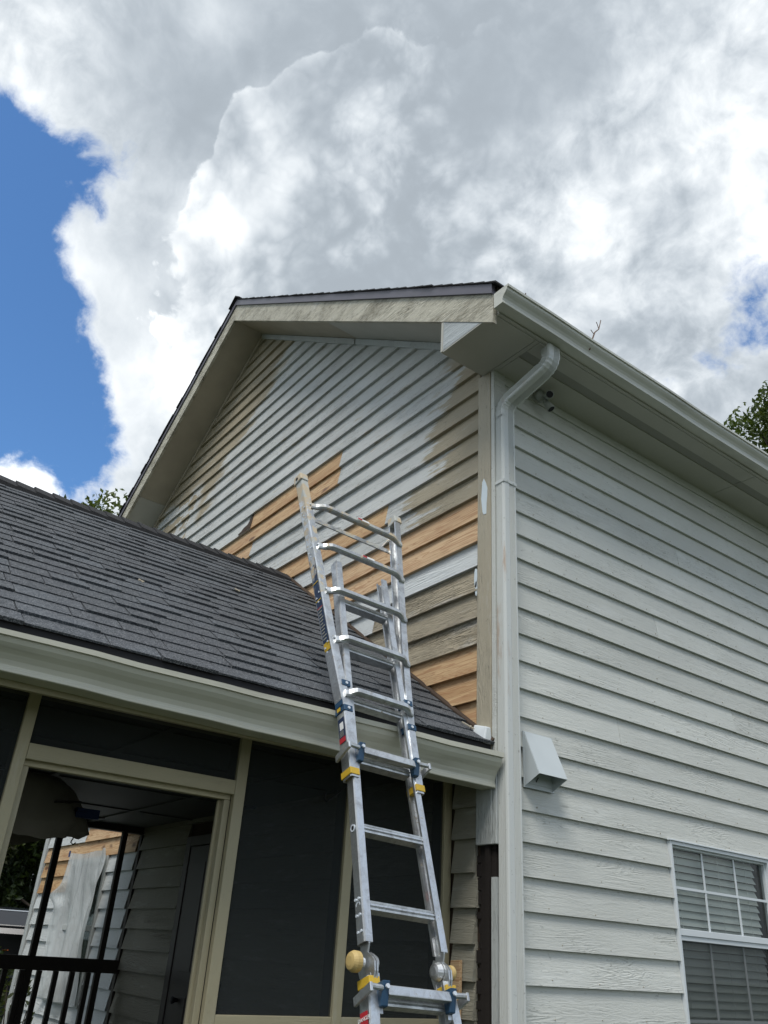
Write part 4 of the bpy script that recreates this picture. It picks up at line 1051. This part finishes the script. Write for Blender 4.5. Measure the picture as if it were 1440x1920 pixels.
# rivets on the front flanges and webs of the upper rails
riv = MB()
for s_ in (1.447, 1.118, .785, .450):
    for sg in (-1, 1):
        A = sg*hw(s_)-(.012 if s_ > .3 else 0)
        for dz, dd in ((.012, -.02), (-.02, -.045), (-.055, -.030)): riv.tube([L(A+sg*.001, s_+dz-.03, dd), L(A+sg*.005, s_+dz-.03, dd)], .006, 7)
        riv.tube([L(A-sg*.030, s_+.004, .001), L(A-sg*.030, s_+.004, .008)], .006, 7)
kind(riv.build('rivets', 'chrome', ladder), 'stuff')
for s_ in (-.585, -.925):
    b = MB(); n = 16; A = -.2155 if s_ < -.9 else -.2105
    b.sweep([[L(A-(.003 if k in (1, 2) else 0), s_+r_*math.cos(2*math.pi*i/n), -.038+r_*math.sin(2*math.pi*i/n)) for i in range(n)] for k, r_ in enumerate((.017, .017, .0105, .0105))]); b.build('rung_eyelet', 'chrome', ladder)
    MB().tube([L(A-.0005, s_, -.038), L(A-.0020, s_, -.038)], .0105, 12).build('eyelet_hole', 'black metal', ladder)
# lower half
channel([(-1.335, -.205), (-1.19, -.205)], -1, -.066, -.006, .040, 'inner_rail', 'aluminium'); channel([(-1.335, .205), (-1.19, .205)], 1, -.066, -.006, .040, 'inner_rail', 'aluminium')
for sg in (-1, 1):
    channel([(-2.80, sg*.40), (-1.50, sg*.245), (-1.215, sg*.222)], sg, -.075, 0, .046, 'outer_rail', 'aluminium')
    wrap(sg, sg*.222, -1.240, -1.205, -.075, 0, .046, 'band', 'band yellow')
    A = sg*.400; b = MB(); b.hexa([L(A+sg*.012, -2.85, -.085), L(A-sg*.06, -2.85, -.085), L(A-sg*.06, -2.85, .01), L(A+sg*.012, -2.85, .01), L(A+sg*.006, -2.76, -.08), L(A-sg*.05, -2.76, -.08), L(A-sg*.05, -2.76, .005), L(A+sg*.006, -2.76, .005)]); b.build('foot', 'black rubber', ladder, bevel=.005)
lock_rung(-1.262, .160, .222); inner_rung(-1.285, .165, -.015)
for s_ in (-1.60, -1.93, -2.26, -2.59): outer_rung(s_, .245+(-1.5-s_)*.119-.02)
# labels
def web_label(s0, s1, mat, name='label', A0=None, A1=None, d0=-.062, d1=-.012, off=.0012):
    a0 = -(hw(s0)+off)-(.012*min(1, max(0, (s0-.02)/.48)) if s0 > .02 else 0) if A0 is None else A0; a1 = -(hw(s1)+off)-(.012*min(1, max(0, (s1-.02)/.48)) if s1 > .02 else 0) if A1 is None else A1
    b = MB(); b.hexa([L(a0, s0, d0), L(a0-.0008, s0, d0), L(a0-.0008, s0, d1), L(a0, s0, d1), L(a1, s1, d0), L(a1-.0008, s1, d0), L(a1-.0008, s1, d1), L(a1, s1, d1)])
    return b.build(name, mat, ladder)
web_label(.44, 1.02, 'worn navy label', off=.003)
web_label(.385, .435, 'band yellow', off=.003); web_label(.84, .846, 'band yellow', off=.0045); web_label(.715, .722, 'band yellow', off=.0045); web_label(.665, .670, 'label red', off=.0045)
MT = lambda a_, s_, d_: face_matrix(a_, s_, d_, LN, LU2)
txtp = ladder
for k in range(11):
    s_ = .66-.02*k; web_label(s_-.0035, s_+.0035, 'vent strip', 'print_line', off=.0045, d0=-.055, d1=-.018-.006*(k % 3))
web_label(-.02, -.155, 'label navy', off=.0015, A0=-.2290, A1=-.2270); web_label(-.045, -.085, 'label white', off=.002, A0=-.2300, A1=-.2290, d0=-.050, d1=-.020)
web_label(-.128, -.155, 'label red', off=.002, A0=-.2284, A1=-.2280)
for k in range(4): web_label(-.095-.008*k-.0015, -.095-.008*k+.0015, 'vent strip', 'print_line', A0=-.2292, A1=-.2292, d0=-.055, d1=-.02)
web_label(-1.325, -1.385, 'label red', A0=-.2345, A1=-.2375); text('DANGER', .020, face_matrix(-.2375, -1.350, -.036, LN, LU2), 'label white', ladder)
# arrow label on the inside of the right rail
ai = .2075
def inner_label(s0, s1, mat, e_=0., d0=-.055, d1=-.016, nm='label'):
    a_ = ai-e_; b = MB(); b.hexa([L(a_, s0, d0), L(a_+.0006, s0, d0), L(a_+.0006, s0, d1), L(a_, s0, d1), L(a_, s1, d0), L(a_+.0006, s1, d0), L(a_+.0006, s1, d1), L(a_, s1, d1)]); return b.build(nm, mat, ladder)
inner_label(-.80, -.68, 'label navy'); inner_label(-.832, -.801, 'label red')
b = MB(); b.prism([(-.704, -.052), (-.684, -.0355), (-.704, -.019), (-.704, -.028), (-.716, -.028), (-.716, -.043), (-.704, -.043)], lambda u, v: L(ai-.0008, u, v), lambda u, v: L(ai-.0014, u, v)); b.build('arrow_mark', 'label white', ladder)
for k in range(6): inner_label(-.731-.011*k, -.728-.011*k, 'label white', .0009, -.050, -.020-.004*(k % 2), 'print_line')
text('DANGER', .0105, face_matrix(ai-.0010, -.816, -.0355, LN, LU2) @ Matrix.Rotation(math.pi, 4, 'Y'), 'label white', ladder)
for k, s_ in enumerate((1.447, 1.118)):
    b = MB(); a_ = -.03+.0*k; b.hexa([L(a_, s_+.000, .052), L(a_+.09, s_+.000, .052), L(a_+.09, s_+.0, .0530), L(a_, s_+.0, .0530), L(a_, s_+.014, .052), L(a_+.09, s_+.014, .052), L(a_+.09, s_+.014, .0530), L(a_, s_+.014, .0530)])
    b.build('label', 'label white', ladder); b = MB(); b.hexa([L(a_+.002, s_+.001, .0532), L(a_+.034, s_+.001, .0532), L(a_+.034, s_+.001, .0536), L(a_+.002, s_+.001, .0536), L(a_+.002, s_+.013, .0532), L(a_+.034, s_+.013, .0532), L(a_+.034, s_+.013, .0536), L(a_+.002, s_+.013, .0536)]); b.build('label', 'label red', ladder)

# ------------------------------------------------------------------ trees
def tree(loc, h, cr, trunk_h, label, nleaf, seed, mat='leaf', size=.16, group=None, squash=1., name='tree', nb=22):
    random.seed(seed); t = thing(name, loc, label, 'tree', group); X, Y, Z = loc
    tb = MB(); top_ = Vector((X+random.uniform(-.4, .4), Y+random.uniform(-.4, .4), Z+h*.82))
    base = Vector(loc); r0 = h*.022
    pts = [base+(top_-base)*k/6+Vector((random.uniform(-.15, .15), random.uniform(-.15, .15), 0))*(k > 0) for k in range(7)]
    tb.tube(pts, [r0*(1-.13*k) for k in range(7)], 10)
    clumps = []
    for k in range(nb):
        a_ = random.uniform(0, 2*math.pi); f_ = random.uniform(.25, .95); s0 = pts[2]+(pts[5]-pts[2])*random.random()
        rad = cr*random.uniform(.45, 1.0)
        en = Vector((X+math.cos(a_)*rad, Y+math.sin(a_)*rad, trunk_h+Z+(h-trunk_h)*f_))
        rel = (en.z-Z-trunk_h)/(h-trunk_h); lim = cr*math.sqrt(max(.05, 1-(2*rel-1)**2*.85)); v_ = Vector((en.x-X, en.y-Y, 0))
        if v_.length > lim: v_ = v_.normalized()*lim; en.x, en.y = X+v_.x, Y+v_.y
        mid = (s0+en)/2+Vector((0, 0, .3)); tb.tube([s0, mid, en], [r0*.35, r0*.2, r0*.06], 6)
        q_ = (22./nb)**.33; clumps.append((en, cr*q_*random.uniform(.26, .44))); clumps.append((mid, cr*q_*random.uniform(.2, .34)))
    tb.build('trunk', 'bark', t, smooth=True)
    vs = []; fs = []
    for k in range(nleaf):
        c, r_ = random.choice(clumps)
        d = Vector((random.gauss(0, 1), random.gauss(0, 1), random.gauss(0, .75))).normalized()*r_*random.random()**.42
        p = c+d
        if math.sin(p.x*2.3+seed)+math.sin(p.y*2.9+1)+math.sin(p.z*2.6+2) > 1.75: continue
        n_ = Vector((random.gauss(0, 1), random.gauss(0, 1), random.gauss(.5, 1))).normalized()
        a1 = n_.orthogonal().normalized(); a1.rotate(Matrix.Rotation(random.uniform(0, 6.28), 3, n_)); b1 = n_.cross(a1)
        s_ = size*random.uniform(.6, 1.3); o_ = len(vs)
        vs += [p-a1*s_*.9, p+b1*s_*.42+n_*s_*.1, p+a1*s_*.9, p-b1*s_*.42+n_*s_*.1]; fs.append((o_, o_+1, o_+2, o_+3))
    b = MB(); b.v = vs; b.f = fs; b.build('crown', mat, t, fixn=False)
    return t
def at(x, y, dist):
    d = skydir(x, y); d = d/math.hypot(d.x, d.y); return CAM_POS+d*dist
pr_ = (-5.6, 14.4, 0)
tree((-3.9, 17.3, 0), 16.5, 3.3, 5.0, 'tall leafy tree showing above the right end of the upper gutter', 110000, 3, size=.095, nb=48)
tree((-19.5, 2.1, 0), 12.35, 4.4, 1.2, 'green tree behind the house showing between the porch ridge and the left rake', 170000, 8, size=.10, nb=48)
tree((-17.6, 1.4, 0), 7.2, 2.3, -1.4, 'low dense dark evergreen behind the parked car', 60000, 77, 'dark leaf', .11, nb=40)
k = 0
for (x_, y_, h_, c_, lb) in ((-20.0, 2.4, 9, 3.4, 'dark tree straight beyond the far house corner and the parked car'), (-22, 7, 13, 4.4, 'dark tree hidden mostly by the far end of the house'), (-20.5, -2.6, 10, 4, 'dark tree seen through the left of the open porch doorway'), (-22, -9.5, 12, 4.5, 'dark tree beyond the leftmost porch screen')):
    tree((x_, y_, 0), h_, c_, -.6, lb, 22000, 30+k, 'dark leaf', .20, 'dark trees beyond the porch'); k += 1
def shrub(loc, r_, h_, label, n, seed, mat, size, name='shrub', flowers=0):
    random.seed(seed); t = thing(name, loc, label, 'shrub'); vs = []; fs = []; st = MB()
    for k in range(9):
        a_ = random.uniform(0, 6.28); st.tube([loc, (loc[0]+math.cos(a_)*r_*.7, loc[1]+math.sin(a_)*r_*.7, loc[2]+h_*random.uniform(.6, .95))], [.012, .005], 5)
    st.build('stem', 'bark', t)
    for k in range(n):
        a_ = random.uniform(0, 6.28); q = random.random()**.5; zz = random.uniform(.1, 1)
        p = Vector((loc[0]+math.cos(a_)*r_*q*math.sin(math.pi*min(.95, zz*.8+.15)), loc[1]+math.sin(a_)*r_*q*math.sin(math.pi*min(.95, zz*.8+.15)), loc[2]+h_*zz))
        n_ = Vector((random.gauss(0, 1), random.gauss(0, 1), random.gauss(.6, 1))).normalized(); a1 = n_.orthogonal().normalized(); b1 = n_.cross(a1); s_ = size*random.uniform(.6, 1.3); o_ = len(vs)
        vs += [p-a1*s_, p+b1*s_*.45, p+a1*s_, p-b1*s_*.45]; fs.append((o_, o_+1, o_+2, o_+3))
    b = MB(); b.v = vs; b.f = fs; b.build('foliage', mat, t, fixn=False)
    for k in range(flowers):
        a_ = random.uniform(0, 6.28); p = Vector((loc[0]+math.cos(a_)*r_*.55*random.random(), loc[1]+math.sin(a_)*r_*.55*random.random(), loc[2]+h_*random.uniform(.85, 1.05)))
        b = MB()
        for q in range(6):
            an = q*math.pi/3; u_ = Vector((math.cos(an), math.sin(an), .35))*.045; w_ = Vector((-math.sin(an), math.cos(an), 0))*.02
            b.add([p, p+u_*.6+w_, p+u_, p+u_*.6-w_], [(0, 1, 2, 3)])
        b.build('flower', 'orange petals', t, fixn=False)
shrub((-9.4, -.35, 0), .75, 1.50, 'bushy plant with orange flowers beyond the far house corner', 2600, 5, 'dark leaf', .05, flowers=12)
shrub((-10.4, -1.3, 0), .8, 1.05, 'low green bush beyond the porch railing', 2600, 6, 'leaf', .05)
shrub((-6.85, -.42, 0), .26, 1.15, 'small leafy plant growing below the plastic covered window', 120, 7, 'dark leaf', .055)

# ------------------------------------------------------------------ car with raised tailgate
def car(P0, yaw):
    C_ = thing('parked_car', P0, 'dark sport utility car with raised tailgate seen through the porch', 'car')
    cs_, sn = math.cos(yaw), math.sin(yaw); X = lambda x, y, z: (P0[0]+x*cs_-y*sn, P0[1]+x*sn+y*cs_, z)
    # x runs forward from the tail, y across
    side = [(0, .42), (0, 1.02), (.10, 1.08), (.30, 1.66), (.55, 1.74), (2.2, 1.76), (2.6, 1.70), (3.4, 1.12), (4.5, 1.0), (4.65, .8), (4.65, .42)]
    b = MB()
    b.prism([(u, v) for u, v in side if v < 1.2], lambda u, v: X(u, -.93, v), lambda u, v: X(u, .93, v))
    b.build('body', 'car paint', C_, bevel=.05)
    b = MB(); b.prism([(.35, 1.10), (.32, 1.20), (.62, 1.70), (2.2, 1.72), (2.6, 1.66), (3.4, 1.10)], lambda u, v: X(u, -.80, v), lambda u, v: X(u, .80, v)); b.build('cabin', 'car paint', C_, bevel=.05)
    MB().box(.02, .34, -.66, .66, .80, 1.55, X).build('open_boot', 'black rubber', C_)
    for sy in (-1, 1):
        MB().prism([(.75, 1.15), (.95, 1.6), (2.2, 1.62), (2.9, 1.15)], lambda u, v: X(u, sy*.805, v), lambda u, v: X(u, sy*.815, v)).build('side_window', 'car glass', C_)
        MB().box(-.01, .06, sy*.84-.07, sy*.84+.07, .85, 1.3, X).build('tail_light', 'label red', C_, bevel=.02)
        for xx in (.95, 3.7):
            w = MB().tube([X(xx, sy*.80, .36), X(xx, sy*.95, .36)], .36, 20).build('wheel', 'black rubber', C_, smooth=False); MB().tube([X(xx, sy*.951, .36), X(xx, sy*.96, .36)], .22, 16).build('rim', 'chrome', w)
    # tailgate lifted up and back
    def tg(x, y, z): return X(x, y, z)
    prf = [(.42, 1.70), (-.05, 1.90), (-.38, 1.86), (-.62, 1.66), (-.60, 1.62), (-.36, 1.79), (-.05, 1.83), (.42, 1.64)]
    G_ = MB(); G_.prism(prf, lambda u, v: tg(u, -.72, v), lambda u, v: tg(u, .72, v)); G_ = G_.build('tailgate', 'car paint', C_, bevel=.015)
    MB().prism([(.30, 1.752), (-.05, 1.902), (-.36, 1.866), (-.36, 1.876), (-.05, 1.914), (.30, 1.766)], lambda u, v: tg(u, -.60, v), lambda u, v: tg(u, .60, v)).build('rear_window', 'car glass', G_)
    MB().tube([tg(.42, -.73, 1.71), tg(-.05, -.75, 1.905), tg(-.38, -.74, 1.865), tg(-.38, .74, 1.865), tg(-.05, .75, 1.905), tg(.42, .73, 1.71)], .010, 6).build('trim', 'chrome', G_)
    for sy in (-1, 1): MB().tube([X(.1, sy*.68, 1.12), X(-.2, sy*.66, 1.78)], .012, 6).build('strut', 'chrome', G_)
car((-11.1, .75, 0), R(160))
